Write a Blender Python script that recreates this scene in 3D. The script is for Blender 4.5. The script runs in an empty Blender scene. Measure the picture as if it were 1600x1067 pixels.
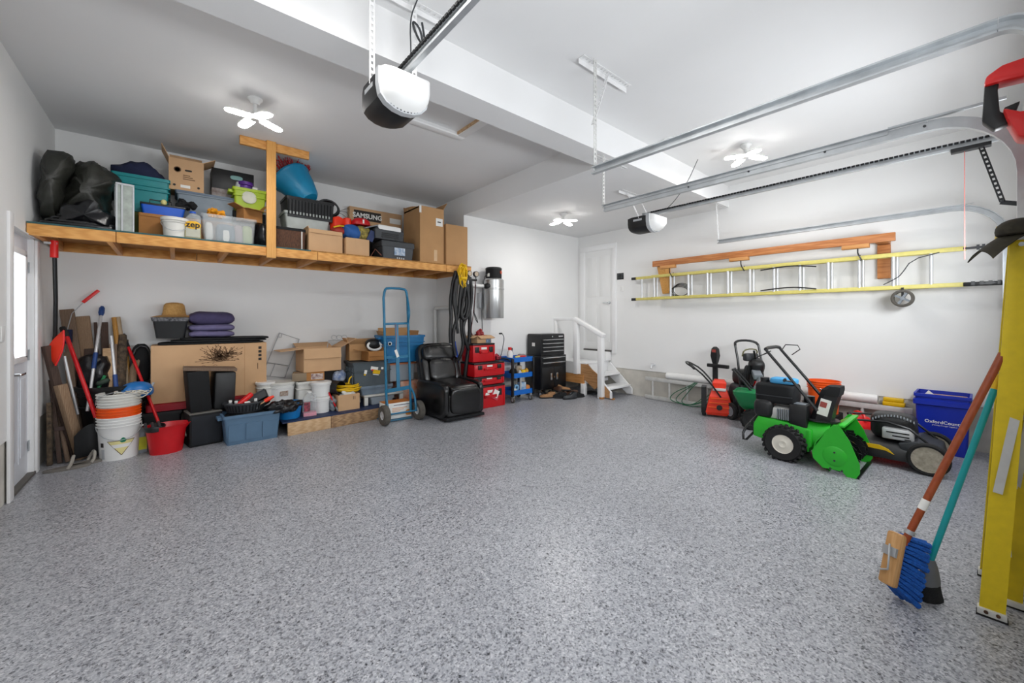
import bpy, bmesh, math, random
from math import sin, cos, pi, radians as R, sqrt, atan2
from mathutils import Vector as V, Matrix, Euler, noise

# ------------------------------------------------------------------ camera, world, lights, exposure
SC = bpy.context.scene
COL = SC.collection
TH = 0.70142
cam = bpy.data.objects.new('camera', bpy.data.cameras.new('camera'))
COL.objects.link(cam)
cam.location = (0, 0, 1.32)
cam.rotation_euler = (pi/2, 0, -TH)
cam.data.sensor_width = 36
cam.data.lens = 624.62*36/1600
cam.data.shift_y = -(533.5-499.06)/1600
cam.data.clip_start = .02
SC.camera = cam
SC.view_settings.view_transform = 'Standard'
SC.view_settings.look = 'None'
SC.view_settings.gamma = 1
SC.view_settings.use_curve_mapping = False
SC.view_settings.exposure = -0.06

W = bpy.data.worlds.new('sky'); SC.world = W; W.use_nodes = True
W.node_tree.nodes['Background'].inputs[0].default_value = (.86, .93, 1, 1)
W.node_tree.nodes['Background'].inputs[1].default_value = 6.0

def area(name, loc, rot, sx, sy, power, col):
    l = bpy.data.lights.new(name, 'AREA'); l.shape = 'RECTANGLE'; l.size = sx; l.size_y = sy
    l.energy = power; l.color = col
    o = bpy.data.objects.new(name, l); o.location = loc; o.rotation_euler = rot; COL.objects.link(o)
    return o
# daylight coming through the glazed panels of the two overhead doors (front wall, at y = -0.2)
area('daylight_door_right', (4.30, -.165, 1.83), (R(90), 0, 0), 1.7, .34, 54, (.93, .965, 1))
area('daylight_door_left', (1.04, -.165, 1.83), (R(90), 0, 0), 2.3, .34, 50, (.93, .965, 1))
LAMP = 80.0     # emission of the LED fixtures

# ------------------------------------------------------------------ materials
def lin(h):
    h = h.lstrip('#'); c = [int(h[i:i+2], 16)/255 for i in (0, 2, 4)]
    return tuple((x/12.92 if x <= .04045 else ((x+.055)/1.055)**2.4) for x in c)
MATS = {}
def mat(name, col, rough=.5, metal=0, var=.08, scale=12, bump=0, kind='noise', trans=0, alpha=1, emit=0, spec=.5, coat=0, col2=None, bscale=None, stretch=None):
    if name in MATS: return MATS[name]
    m = bpy.data.materials.new(name); m.use_nodes = True; MATS[name] = m
    nt = m.node_tree; N = nt.nodes; L = nt.links; b = N['Principled BSDF']
    c = lin(col)
    b.inputs['Roughness'].default_value = rough; b.inputs['Metallic'].default_value = metal
    b.inputs['Specular IOR Level'].default_value = spec
    b.inputs['Coat Weight'].default_value = coat
    b.inputs['Transmission Weight'].default_value = trans
    b.inputs['Alpha'].default_value = alpha
    if emit:
        b.inputs['Emission Color'].default_value = (*c, 1); b.inputs['Emission Strength'].default_value = emit
    tc = N.new('ShaderNodeTexCoord'); mp = N.new('ShaderNodeMapping'); L.new(tc.outputs['Object'], mp.inputs[0])
    if stretch: mp.inputs['Scale'].default_value = stretch
    nz = N.new('ShaderNodeTexNoise'); nz.inputs['Scale'].default_value = scale; nz.inputs['Detail'].default_value = 5
    L.new(mp.outputs[0], nz.inputs[0])
    mx = N.new('ShaderNodeMix'); mx.data_type = 'RGBA'
    if col2: A = c; B = lin(col2)
    else: A = tuple(x*(1-var) for x in c); B = tuple(min(1, x*(1+var)) for x in c)
    mx.inputs['A'].default_value = (*A, 1); mx.inputs['B'].default_value = (*B, 1)
    fac = nz.outputs['Fac']
    if kind == 'wood':
        wv = N.new('ShaderNodeTexWave'); wv.wave_type = 'BANDS'; wv.inputs['Scale'].default_value = scale*1.1
        wv.inputs['Distortion'].default_value = 7; wv.inputs['Detail'].default_value = 3; wv.inputs['Detail Scale'].default_value = 1.5
        L.new(mp.outputs[0], wv.inputs[0]); fac = wv.outputs['Fac']
    rp = N.new('ShaderNodeValToRGB'); rp.color_ramp.elements[0].position = .3; rp.color_ramp.elements[1].position = .7
    if kind == 'wood': rp.color_ramp.elements[0].position = .0; rp.color_ramp.elements[1].position = 1
    L.new(fac, rp.inputs[0]); L.new(rp.outputs[0], mx.inputs['Factor'])
    L.new(mx.outputs['Result'], b.inputs['Base Color'])
    if bump:
        nb = N.new('ShaderNodeTexNoise'); nb.inputs['Scale'].default_value = bscale or scale*3; nb.inputs['Detail'].default_value = 6
        L.new(mp.outputs[0], nb.inputs[0])
        bp = N.new('ShaderNodeBump'); bp.inputs['Strength'].default_value = bump; bp.inputs['Distance'].default_value = .01
        L.new(nb.outputs['Fac'], bp.inputs['Height']); L.new(bp.outputs[0], b.inputs['Normal'])
    return m

def floor_mat():
    m = bpy.data.materials.new('epoxy_flake'); m.use_nodes = True
    nt = m.node_tree; N = nt.nodes; L = nt.links; b = N['Principled BSDF']
    tc = N.new('ShaderNodeTexCoord')
    def vor(scale, off, ramp, dims='3D'):
        mp = N.new('ShaderNodeMapping'); mp.inputs['Location'].default_value = (off, off*.7, 0); L.new(tc.outputs['Object'], mp.inputs[0])
        v = N.new('ShaderNodeTexVoronoi'); v.inputs['Scale'].default_value = scale; v.inputs['Randomness'].default_value = 1
        L.new(mp.outputs[0], v.inputs['Vector'])
        sp = N.new('ShaderNodeSeparateColor'); L.new(v.outputs['Color'], sp.inputs[0])
        r = N.new('ShaderNodeValToRGB'); r.color_ramp.interpolation = 'CONSTANT'
        e = r.color_ramp.elements
        e[0].position = ramp[0][0]; e[0].color = (*lin(ramp[0][1]), 1); e[1].position = ramp[1][0]; e[1].color = (*lin(ramp[1][1]), 1)
        for p_, c_ in ramp[2:]:
            q = e.new(p_); q.color = (*lin(c_), 1)
        L.new(sp.outputs['Red'], r.inputs[0]); return r
    r1 = vor(150, 0, [(0, '#2b2e34'), (.08, '#5a5d64'), (.20, '#92959b'), (.36, '#adafb4'), (.66, '#bfc0c5'), (.90, '#dadbde')])
    r2 = vor(85, 3.1, [(0, '#2c2f35'), (.05, '#70737a'), (.17, '#a6a8ae'), (.62, '#b7b9be'), (.92, '#d2d3d6')])
    mx = N.new('ShaderNodeMix'); mx.data_type = 'RGBA'; mx.inputs['Factor'].default_value = .45
    L.new(r1.outputs[0], mx.inputs['A']); L.new(r2.outputs[0], mx.inputs['B'])
    # worn / dusty large-scale mottling
    nz = N.new('ShaderNodeTexNoise'); nz.inputs['Scale'].default_value = 1.1; nz.inputs['Detail'].default_value = 4
    L.new(tc.outputs['Object'], nz.inputs[0])
    rp = N.new('ShaderNodeValToRGB'); rp.color_ramp.elements[0].position = .3; rp.color_ramp.elements[1].position = .75
    rp.color_ramp.elements[0].color = (.80, .80, .815, 1); rp.color_ramp.elements[1].color = (.93, .93, .94, 1)
    L.new(nz.outputs['Fac'], rp.inputs[0])
    m2 = N.new('ShaderNodeMix'); m2.data_type = 'RGBA'; m2.blend_type = 'MULTIPLY'; m2.inputs['Factor'].default_value = 1
    L.new(mx.outputs['Result'], m2.inputs['A']); L.new(rp.outputs[0], m2.inputs['B'])
    L.new(m2.outputs['Result'], b.inputs['Base Color'])
    b.inputs['Roughness'].default_value = .30
    nb = N.new('ShaderNodeTexNoise'); nb.inputs['Scale'].default_value = 90; L.new(tc.outputs['Object'], nb.inputs[0])
    bp = N.new('ShaderNodeBump'); bp.inputs['Strength'].default_value = .25; bp.inputs['Distance'].default_value = .004
    L.new(nb.outputs['Fac'], bp.inputs['Height']); L.new(bp.outputs[0], b.inputs['Normal'])
    return m

WALL = mat('white_drywall', '#e9e9e8', .75, var=.012, scale=2, bump=.04, bscale=160)
CEIL = mat('ceiling_drywall', '#e6e6e6', .8, var=.012, scale=2, bump=.04, bscale=160)
TRIMW = mat('white_trim_paint', '#eeeeee', .45, var=.012, scale=5)
DOORW = mat('painted_steel_door', '#dfe3ea', .42, var=.012, scale=5)
CONC = mat('bare_concrete', '#b9b5ad', .85, col2='#d0ccc3', scale=5, bump=.3, bscale=40)
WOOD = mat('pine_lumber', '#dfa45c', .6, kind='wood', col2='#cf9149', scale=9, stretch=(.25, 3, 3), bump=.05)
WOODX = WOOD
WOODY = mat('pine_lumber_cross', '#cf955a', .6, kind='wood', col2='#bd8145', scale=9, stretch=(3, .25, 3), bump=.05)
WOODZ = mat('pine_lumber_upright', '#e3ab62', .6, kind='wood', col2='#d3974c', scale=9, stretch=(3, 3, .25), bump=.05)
RAW = mat('pale_raw_lumber', '#cfae88', .7, kind='wood', col2='#bf9b73', scale=8, stretch=(.3, 3, 3), bump=.08)
GREYW = mat('weathered_lumber', '#7f6a58', .8, kind='wood', col2='#6b5748', scale=10, stretch=(3, 3, .3), bump=.15)
GREYW2 = mat('weathered_lumber_pale', '#9b8268', .8, kind='wood', col2='#866c54', scale=10, stretch=(3, 3, .3), bump=.15)
GREYW3 = mat('dark_old_lumber', '#55443c', .85, kind='wood', col2='#463730', scale=10, stretch=(3, 3, .3), bump=.15)
BARK = mat('bark', '#6d5c48', .9, col2='#39302a', scale=30, bump=.8)
CARD = mat('brown_cardboard', '#b98e60', .8, var=.05, scale=5, bump=.03)
CARD2 = mat('pale_cardboard', '#c9a27a', .8, var=.05, scale=5, bump=.03)
CARD3 = mat('dark_cardboard', '#a5713c', .8, var=.05, scale=5, bump=.03)
BLK = mat('black_plastic', '#17181a', .45, var=.1)
BLK2 = mat('matte_black', '#191a1c', .75, var=.12, spec=.3)
BLKM = mat('black_metal', '#131416', .32, var=.08)
DKG = mat('dark_grey_plastic', '#33363a', .5)
GRY = mat('grey_plastic', '#7d8389', .5)
LGRY = mat('light_grey_plastic', '#b9bcbf', .5)
WHT = mat('white_plastic', '#e8e8e6', .4, var=.02)
WHTD = mat('dirty_white_plastic', '#d9d8d2', .5, var=.05)
RED = mat('red_plastic', '#c8121c', .35, var=.04)
REDB = mat('bright_red', '#e01f1d', .35, var=.03)
ORNG = mat('orange_plastic', '#ee5a12', .4, var=.04)
ORRED = mat('orange_red_plastic', '#f0391c', .4, var=.04)
YEL = mat('yellow_fibreglass', '#e3c617', .5, var=.05, scale=30)
YELP = mat('pale_yellow_fibreglass', '#d4c870', .5, var=.05, scale=30)
YELC = mat('yellow_cord', '#e4b800', .5)
BLU = mat('blue_plastic', '#1557c4', .35, var=.05)
BIN = mat('recycling_blue', '#0c2aa8', .42, var=.04)
TEAL = mat('teal_plastic', '#12868a', .4, var=.05)
CYAN = mat('turquoise_plastic', '#1583ad', .4, var=.05)
STBL = mat('steel_blue_plastic', '#55738e', .5, var=.05)
TBL = mat('tote_blue', '#1a6ea3', .45, var=.05)
DOLB = mat('dolly_blue_paint', '#156b90', .4, var=.08)
NAVY = mat('navy_cloth', '#1a2140', .9, var=.15, bump=.2)
NAVYP = mat('navy_painted_board', '#1d2d52', .55, var=.12)
PURP = mat('purple_fabric', '#484164', .9, var=.1, scale=20, bump=.2)
PURP2 = mat('lavender_fabric', '#6b6589', .9, var=.1, scale=20, bump=.2)
LEATH = mat('black_leather', '#141415', .27, var=.15, scale=15, bump=.12, bscale=60, spec=.6)
TARP = mat('dark_tarp', '#2e2f2a', .45, var=.3, scale=9, bump=1, bscale=11)
TARPB = mat('black_poly_bag', '#15161a', .28, var=.2, scale=6, bump=.4, bscale=20)
STEEL = mat('galvanised_steel', '#bcc0c3', .42, metal=.65, var=.12, scale=9)
ALU = mat('aluminium', '#d6d8da', .4, metal=.5, var=.06)
ALUD = mat('dull_aluminium', '#c9c9c6', .55, metal=.15, var=.1)
CHROME = mat('bright_chrome', '#d8dadc', .15, metal=1, var=.03)
WMET = mat('white_metal', '#e6e6e6', .5, var=.02)
RUB = mat('black_rubber', '#1b1b1c', .8, var=.15, scale=30)
RUBG = mat('dusty_grey_rubber', '#57534d', .9, var=.15, scale=30)
GRN = mat('green_paint', '#2bb52b', .38, var=.06, scale=8)
GRND = mat('dark_green_plastic', '#0f7a45', .45, var=.06)
GRNL = mat('lime_green_plastic', '#a9c321', .45, var=.05)
BRN = mat('brown_leather', '#4d3222', .6, var=.2)
TAN = mat('tan_leather', '#9a714a', .7, var=.15)
STRAW = mat('woven_straw', '#c79c5e', .8, col2='#b08446', scale=60, bump=.4)
BRMH = mat('varnished_broom_handle', '#8f3d17', .4, var=.08, kind='wood', col2='#9a471d', scale=8, stretch=(3, 3, .3))
TEALH = mat('teal_handle', '#0e9c9f', .35, var=.04)
BLUBR = mat('blue_bristles', '#0f5cb8', .8, var=.25, scale=120, bump=.8, bscale=200)
CLEAR = mat('clear_plastic', '#dfe4e6', .15, alpha=.24, var=.02)
CLEARB = mat('clear_smoky_plastic', '#b9c3cc', .2, alpha=.5, var=.02)
PAPER = mat('white_paper', '#ecebe6', .7, var=.02)
PINK = mat('red_printed_label', '#c8414f', .6, var=.1)
INK = mat('dark_print', '#2a2522', .7)
INKB = mat('brown_print', '#6e533c', .8)
ROPE = mat('white_rope', '#cfc9bb', .9, var=.15, scale=60)
CONCRETE_PATCH = None

# ------------------------------------------------------------------ mesh helpers
class M:
    def __init__(s): s.bm = bmesh.new()
    def _add(s, t, mx=None):
        if mx is not None: bmesh.ops.transform(t, matrix=mx, verts=t.verts)
        me = bpy.data.meshes.new('t'); t.to_mesh(me); t.free(); s.bm.from_mesh(me); bpy.data.meshes.remove(me); return s
    def box(s, c, d, rot=(0, 0, 0), bev=0, seg=2):
        t = bmesh.new(); bmesh.ops.create_cube(t, size=1)
        bmesh.ops.scale(t, vec=d, verts=t.verts)
        if bev: bmesh.ops.bevel(t, geom=list(t.edges), offset=min(bev, min(d)*.45), segments=seg, profile=.5, affect='EDGES')
        return s._add(t, Matrix.Translation(c) @ Euler(rot).to_matrix().to_4x4())
    def b2(s, a, b, bev=0, seg=2):
        return s.box([(a[i]+b[i])/2 for i in range(3)], [abs(b[i]-a[i]) for i in range(3)], bev=bev, seg=seg)
    def bar(s, a, b, w, h, bev=0, up=(0, 0, 1)):   # rectangular bar from a to b, w across, h along 'up'
        a = V(a); b = V(b); z = (b-a); ln = z.length; z.normalize(); u = V(up)
        x = u.cross(z)
        if x.length < 1e-4: x = V((1, 0, 0)).cross(z)
        x.normalize(); y = z.cross(x)
        mx = Matrix((x, y, z)).transposed().to_4x4(); mx.translation = (a+b)/2
        t = bmesh.new(); bmesh.ops.create_cube(t, size=1); bmesh.ops.scale(t, vec=(w, h, ln), verts=t.verts)
        if bev: bmesh.ops.bevel(t, geom=list(t.edges), offset=bev, segments=2, profile=.5, affect='EDGES')
        return s._add(t, mx)
    def cyl(s, a, b, r0, r1=None, n=16, cap=True):
        r1 = r0 if r1 is None else r1; a = V(a); b = V(b); z = b-a; ln = z.length; q = z.to_track_quat('Z', 'Y')
        t = bmesh.new(); bmesh.ops.create_cone(t, cap_ends=cap, segments=n, radius1=r0, radius2=r1, depth=ln)
        mx = q.to_matrix().to_4x4(); mx.translation = (a+b)/2
        return s._add(t, mx)
    def sph(s, c, d, n=12, rot=(0, 0, 0)):
        t = bmesh.new(); bmesh.ops.create_uvsphere(t, u_segments=n*2, v_segments=n, radius=.5); bmesh.ops.scale(t, vec=d, verts=t.verts)
        return s._add(t, Matrix.Translation(c) @ Euler(rot).to_matrix().to_4x4())
    def rings(s, rings, cap0=True, cap1=True, close=True):
        bm = s.bm; vr = [[bm.verts.new(p) for p in r] for r in rings]; n = len(vr[0])
        for i in range(len(vr)-1):
            for j in range(n if close else n-1):
                k = (j+1) % n; bm.faces.new((vr[i][j], vr[i][k], vr[i+1][k], vr[i+1][j]))
        if cap0: bm.faces.new(vr[0][::-1])
        if cap1: bm.faces.new(vr[-1])
        return s
    def lathe(s, prof, n=28, c=(0, 0, 0), cap0=True, cap1=True, sx=1, sy=1):
        return s.rings([[(c[0]+r*cos(2*pi*j/n)*sx, c[1]+r*sin(2*pi*j/n)*sy, c[2]+z) for j in range(n)] for r, z in prof], cap0, cap1)
    def tube(s, pts, r, n=8, smooth=0, closed=False):
        P = [V(p) for p in pts]
        for _ in range(smooth):
            Q = []
            m = len(P)
            rng = range(m if closed else m-1)
            if not closed: Q.append(P[0])
            for i in rng:
                a, b = P[i], P[(i+1) % m]; Q += [a*.75+b*.25, a*.25+b*.75]
            if not closed: Q.append(P[-1])
            P = Q
        m = len(P); rr = []
        nrm = None
        for i in range(m):
            if closed: t = (P[(i+1) % m]-P[i-1])
            else: t = P[min(i+1, m-1)]-P[max(i-1, 0)]
            if t.length < 1e-9: t = V((0, 0, 1))
            t.normalize()
            if nrm is None: nrm = t.orthogonal().normalized()
            nrm = (nrm-t*nrm.dot(t))
            if nrm.length < 1e-6: nrm = t.orthogonal()
            nrm.normalize(); bn = t.cross(nrm)
            rad = r[i] if isinstance(r, (list, tuple)) else r
            rr.append([P[i]+(nrm*cos(2*pi*j/n)+bn*sin(2*pi*j/n))*rad for j in range(n)])
        if closed: rr.append(rr[0]); return s.rings(rr, False, False)
        return s.rings(rr)
    def prism(s, poly, ax, a, b, bev=0):     # polygon in the plane across axis ax, extruded from a to b
        def P(u, w, h): return {'x': (h, u, w), 'y': (u, h, w), 'z': (u, w, h)}[ax]
        t = bmesh.new()
        v0 = [t.verts.new(P(u, w, a)) for u, w in poly]; v1 = [t.verts.new(P(u, w, b)) for u, w in poly]; n = len(poly)
        for i in range(n): t.faces.new((v0[i], v0[(i+1) % n], v1[(i+1) % n], v1[i]))
        t.faces.new(v0[::-1]); t.faces.new(v1)
        bmesh.ops.recalc_face_normals(t, faces=t.faces)
        if bev: bmesh.ops.bevel(t, geom=list(t.edges), offset=bev, segments=2, profile=.5, affect='EDGES')
        return s._add(t)
    def pillow(s, c, d, e=.5, amp=0, freq=6, seed=0, rot=(0, 0, 0), n=20, e2=None, flat=None):
        # superellipsoid with optional crumple; flat clips the bottom (fraction of half height)
        e2 = e if e2 is None else e2
        f = lambda w, p: math.copysign(abs(w)**p, w)
        rr = []
        for i in range(1, n):
            ph = -pi/2+pi*i/n
            ring = []
            for j in range(2*n):
                th = 2*pi*j/(2*n)
                p = V((f(cos(ph), e2)*f(cos(th), e), f(cos(ph), e2)*f(sin(th), e), f(sin(ph), e2)))
                if flat is not None and p.z < -flat: p.z = -flat
                q = V((p.x*d[0]/2, p.y*d[1]/2, p.z*d[2]/2))
                if amp:
                    k = noise.fractal(q*freq+V((seed*3.1, seed*1.7, seed)), 1.0, 2.0, 4)
                    k2 = abs(noise.noise(q*freq*1.7+V((seed, 0, 9))))
                    q = q+p.normalized()*amp*(k-.8*k2)
                    if flat is not None: q.z = max(q.z, -flat*d[2]/2)
                ring.append(q)
            rr.append(ring)
        t = M(); t.rings(rr)
        return s._add(t.bm, Matrix.Translation(c) @ Euler(rot).to_matrix().to_4x4())
    def sheet(s, fn, nu, nv, th=.003):        # parametric surface fn(u,v) given a thickness
        g = [[V(fn(i/nu, j/nv)) for j in range(nv+1)] for i in range(nu+1)]
        bm = s.bm; vs = [[bm.verts.new(p) for p in r] for r in g]; fs = []
        for i in range(nu):
            for j in range(nv): fs.append(bm.faces.new((vs[i][j], vs[i+1][j], vs[i+1][j+1], vs[i][j+1])))
        bmesh.ops.recalc_face_normals(bm, faces=fs)
        bmesh.ops.solidify(bm, geom=fs, thickness=th)
        return s
    def tf(s, loc=(0, 0, 0), rot=(0, 0, 0)):
        bmesh.ops.transform(s.bm, matrix=Matrix.Translation(loc) @ Euler(rot).to_matrix().to_4x4(), verts=s.bm.verts); return s
    def obj(s, name, m, parent=None, loc=None, rot=None, ang=38, recalc=True):
        if recalc: bmesh.ops.recalc_face_normals(s.bm, faces=s.bm.faces)
        me = bpy.data.meshes.new(name); s.bm.to_mesh(me); s.bm.free()
        me.materials.append(m); me.shade_smooth(); me.set_sharp_from_angle(angle=R(ang))
        o = bpy.data.objects.new(name, me); COL.objects.link(o)
        if parent is not None: o.parent = parent
        if loc is not None: o.location = loc
        if rot is not None: o.rotation_euler = rot
        return o
def tag(o, label, cat, group=None):
    o['label'] = label; o['category'] = cat
    if group: o['group'] = group
    return o
def thing(name, label, cat, loc=(0, 0, 0), rz=0, group=None, rot=None):
    o = bpy.data.objects.new(name, None); COL.objects.link(o); o.empty_display_size = .05
    o.location = loc; o.rotation_euler = rot if rot else (0, 0, rz)
    return tag(o, label, cat, group)
def struct(name, mb, m, parent=None):
    o = mb.obj(name, m, parent)
    if parent is None: o['kind'] = 'structure'
    return o
def copy_tree(o, parent=None):
    c = o.copy(); COL.objects.link(c); c.parent = parent
    for ch in list(o.children): copy_tree(ch, c)
    return c
def text(name, body, size, m, parent, loc, rot, th=.0006, sx=1, bold=0, align='CENTER'):
    cu = bpy.data.curves.new('txt', 'FONT'); cu.body = body; cu.size = size; cu.extrude = th; cu.align_x = align; cu.align_y = 'CENTER'; cu.offset = bold
    cu.resolution_u = 3
    o = bpy.data.objects.new('txt', cu); COL.objects.link(o)
    me = bpy.data.meshes.new_from_object(o.evaluated_get(bpy.context.evaluated_depsgraph_get()))
    bpy.data.objects.remove(o); bpy.data.curves.remove(cu)
    me.name = name; me.materials.clear(); me.materials.append(m)
    q = bpy.data.objects.new(name, me); COL.objects.link(q); q.parent = parent; q.location = loc; q.rotation_euler = rot; q.scale = (sx, 1, 1)
    return q

# ------------------------------------------------------------------ the room
XL, XR, YB1, YB2, X1, ZC, ZB, YBF, YBR, YF = -.918, 6.123, 6.051, 5.213, 3.427, 3.243, 2.939, 2.394, 2.655, -.22
T = .14
struct('floor', M().b2((XL-.3, YF-.3, -.1), (XR+.3, YB1+.3, 0)), floor_mat())
# ceiling with a hole for the attic hatch
hx0, hx1, hy0, hy1 = 1.66, 2.25, 2.94, 3.53
c = M()
for a, b in (((XL-.2, YF-.2), (XR+.2, hy0)), ((XL-.2, hy1), (XR+.2, YB1+.2)), ((XL-.2, hy0), (hx0, hy1)), ((hx1, hy0), (XR+.2, hy1))):
    c.b2((*a, ZC), (*b, ZC+.1))
struct('ceiling', c, CEIL)
struct('trim_1', M().b2((XL, YBF, ZB), (XR, YBR, ZC)), CEIL)['label'] = 'white boxed beam across the ceiling'
struct('trim_2', M().b2((X1, YBR, ZB), (XR, YB2, ZC)), CEIL)['label'] = 'dropped white soffit in the far right corner'
FZ = .45   # top of the bare foundation strip
DY0, DY1, DZ = 4.60, 5.28, 2.03
c = M()
c.b2((XL-T, YF, FZ), (XL, DY0, ZC)); c.b2((XL-T, DY0, DZ), (XL, DY1, ZC)); c.b2((XL-T, DY1, FZ), (XL, YB1, ZC))
struct('wall_left', c, WALL)
struct('wall_back', M().b2((XL-T, YB1, FZ), (X1+T, YB1+T, ZC)), WALL)
c = M(); c.b2((X1, YB2, FZ), (XR+T, YB2+T, ZC)); c.b2((X1, YB2+T, FZ), (X1+T, YB1, ZC))
struct('wall_back_bumpout', c, WALL)
struct('wall_right', M().b2((XR, YF-T, FZ), (XR+T, YB2+T, ZC)), WALL)
c = M()     # front wall around the two overhead doors
lx0, lx1, rx0, rx1, gz = -.22, 2.30, 3.27, 5.79, 2.12
for a, b in ((XL-T, lx0), (lx1, rx0), (rx1, XR+T)): c.b2((a, YF-T, 0), (b, YF, ZC))
for a, b in ((lx0, lx1), (rx0, rx1)): c.b2((a, YF-T, gz), (b, YF, ZC))
struct('wall_front', c, WALL)
c = M()     # foundation strips
c.b2((XL-T-.02, YF, 0), (XL-.012, DY0, FZ)); c.b2((XL-T-.02, DY1, 0), (XL-.012, YB1, FZ))
struct('trim_3', c, CONC)['label'] = 'bare concrete foundation strip along the left wall'
c = M(); c.b2((XL-T, YB1+.012, 0), (X1+T, YB1+T, FZ)); struct('trim_4', c, CONC)['label'] = 'bare concrete foundation strip along the back wall'
c = M(); c.b2((X1+.012, YB2+.012, 0), (XR+T, YB2+T, FZ)); c.b2((X1+.012, YB2+T, 0), (X1+T, YB1, FZ)); struct('trim_5', c, CONC)['label'] = 'bare concrete foundation strip under the bump-out'
c = M(); c.b2((XR+.012, YF-T, 0), (XR+T, YB2, FZ)); struct('trim_6', c, CONC)['label'] = 'bare concrete foundation strip along the right wall'

# overhead doors behind the camera: panels, glazed top row
def garage_door(n, x0, x1):
    root = struct('door_%d' % n, M().b2((x0, YF-.06, 0), (x0+.04, YF-.015, gz)), WMET)
    for k in range(3): M().b2((x0+.04, YF-.06, .003+k*.53), (x1, YF-.015, (k+1)*.53-.003), bev=.004).obj('panel', WMET, root)
    f = M(); w = (x1-x0-.04)/4
    f.b2((x0+.04, YF-.06, 1.593), (x1, YF-.015, 1.66)); f.b2((x0+.04, YF-.06, 2.0), (x1, YF-.015, gz))
    for k in range(5): f.b2((x0+.04+k*w-(.03 if k else 0), YF-.06, 1.66), (x0+.04+k*w+(.03 if k < 4 else 0), YF-.015, 2.0))
    fo = f.obj('window_frame', WMET, root)
    for k in range(4): M().b2((x0+.04+k*w+.02, YF-.045, 1.65), (x0+.04+(k+1)*w-.02, YF-.04, 2.01)).obj('pane', CLEARB, fo)
garage_door(3, lx0, lx1); garage_door(4, rx0, rx1)

# side door in the left wall with a half-height window
d = struct('door_1', M().b2((XL-.075, DY0+.03, .02), (XL-.035, DY0+.13, DZ-.03)), DOORW)
d['label'] = 'pale grey steel side door with a tall bright window'
wz0, wz1, wy0, wy1 = 1.00, 1.86, DY0+.13, DY1-.13
m_ = M(); m_.b2((XL-.075, wy0, .02), (XL-.035, wy1, wz0)); m_.b2((XL-.075, wy0, wz1), (XL-.035, wy1, DZ-.03)); m_.b2((XL-.075, wy1, .02), (XL-.035, DY1-.03, DZ-.03))
m_.obj('slab', DOORW, d)
for y0, y1 in ((DY0+.10, DY0+.30), (DY1-.30, DY1-.10)):
    p_ = M(); p_.b2((XL-.036, y0, .16), (XL-.031, y1, .88)); p_.b2((XL-.036, y0+.03, .20), (XL-.026, y1-.03, .84), bev=.004)
    p_.obj('panel', DOORW, d)
f = M()
for a, b in (((wy0-.03, wz0-.03), (wy1+.03, wz0+.02)), ((wy0-.03, wz1-.02), (wy1+.03, wz1+.03)), ((wy0-.03, wz0), (wy0+.02, wz1)), ((wy1-.02, wz0), (wy1+.03, wz1))):
    f.b2((XL-.08, a[0], a[1]), (XL-.022, b[0], b[1]), bev=.004)
fo = f.obj('window_frame', TRIMW, d)
M().b2((XL-.06, wy0, wz0), (XL-.055, wy1, wz1)).obj('pane', mat('frosted_pane', '#ffffff', .5, alpha=.12, var=0), fo)
h = M(); h.cyl((XL-.035, DY0+.1, .90), (XL-.028, DY0+.1, .90), .032); h.cyl((XL-.03, DY0+.1, .90), (XL+.03, DY0+.1, .90), .011); h.bar((XL+.03, DY0+.09, .90), (XL+.03, DY0+.22, .90), .016, .02, bev=.005)
h.obj('door_handle', CHROME, d)
h = M(); h.cyl((XL-.035, DY0+.1, 1.04), (XL-.018, DY0+.1, 1.04), .03); h.box((XL-.008, DY0+.1, 1.04), (.02, .01, .035), bev=.003); h.obj('deadbolt', CHROME, d)
for z in (.25, 1.02, 1.76):
    h = M(); h.cyl((XL-.01, DY1-.012, z-.05), (XL-.01, DY1-.012, z+.05), .009); h.b2((XL-.028, DY1-.05, z-.045), (XL-.022, DY1-.01, z+.045)); h.obj('hinge', STEEL, d)
M().b2((XL-.07, DY0+.12, 1.89), (XL-.02, DY0+.2, 1.95), bev=.005).obj('door_closer', WHT, d)
f = M(); f.b2((XL-T, DY0, 0), (XL+.0, DY0+.03, DZ)); f.b2((XL-T, DY1-.03, 0), (XL, DY1, DZ)); f.b2((XL-T, DY0, DZ-.03), (XL, DY1, DZ))
f.b2((XL, DY0-.085, 0), (XL+.018, DY0+.012, DZ+.07), bev=.004); f.b2((XL, DY1-.012, 0), (XL+.018, DY1+.07, DZ-.03), bev=.004); f.b2((XL, DY0-.085, DZ-.022), (XL+.018, DY1+.07, DZ+.07 if 0 else DZ-.012), bev=.004)
f.obj('casing', TRIMW, d)
M().b2((XL-T, DY0, 0), (XL+.01, DY1, .02)).obj('sill', mat('door_sill', '#5d5a55', .6), d)

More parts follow.
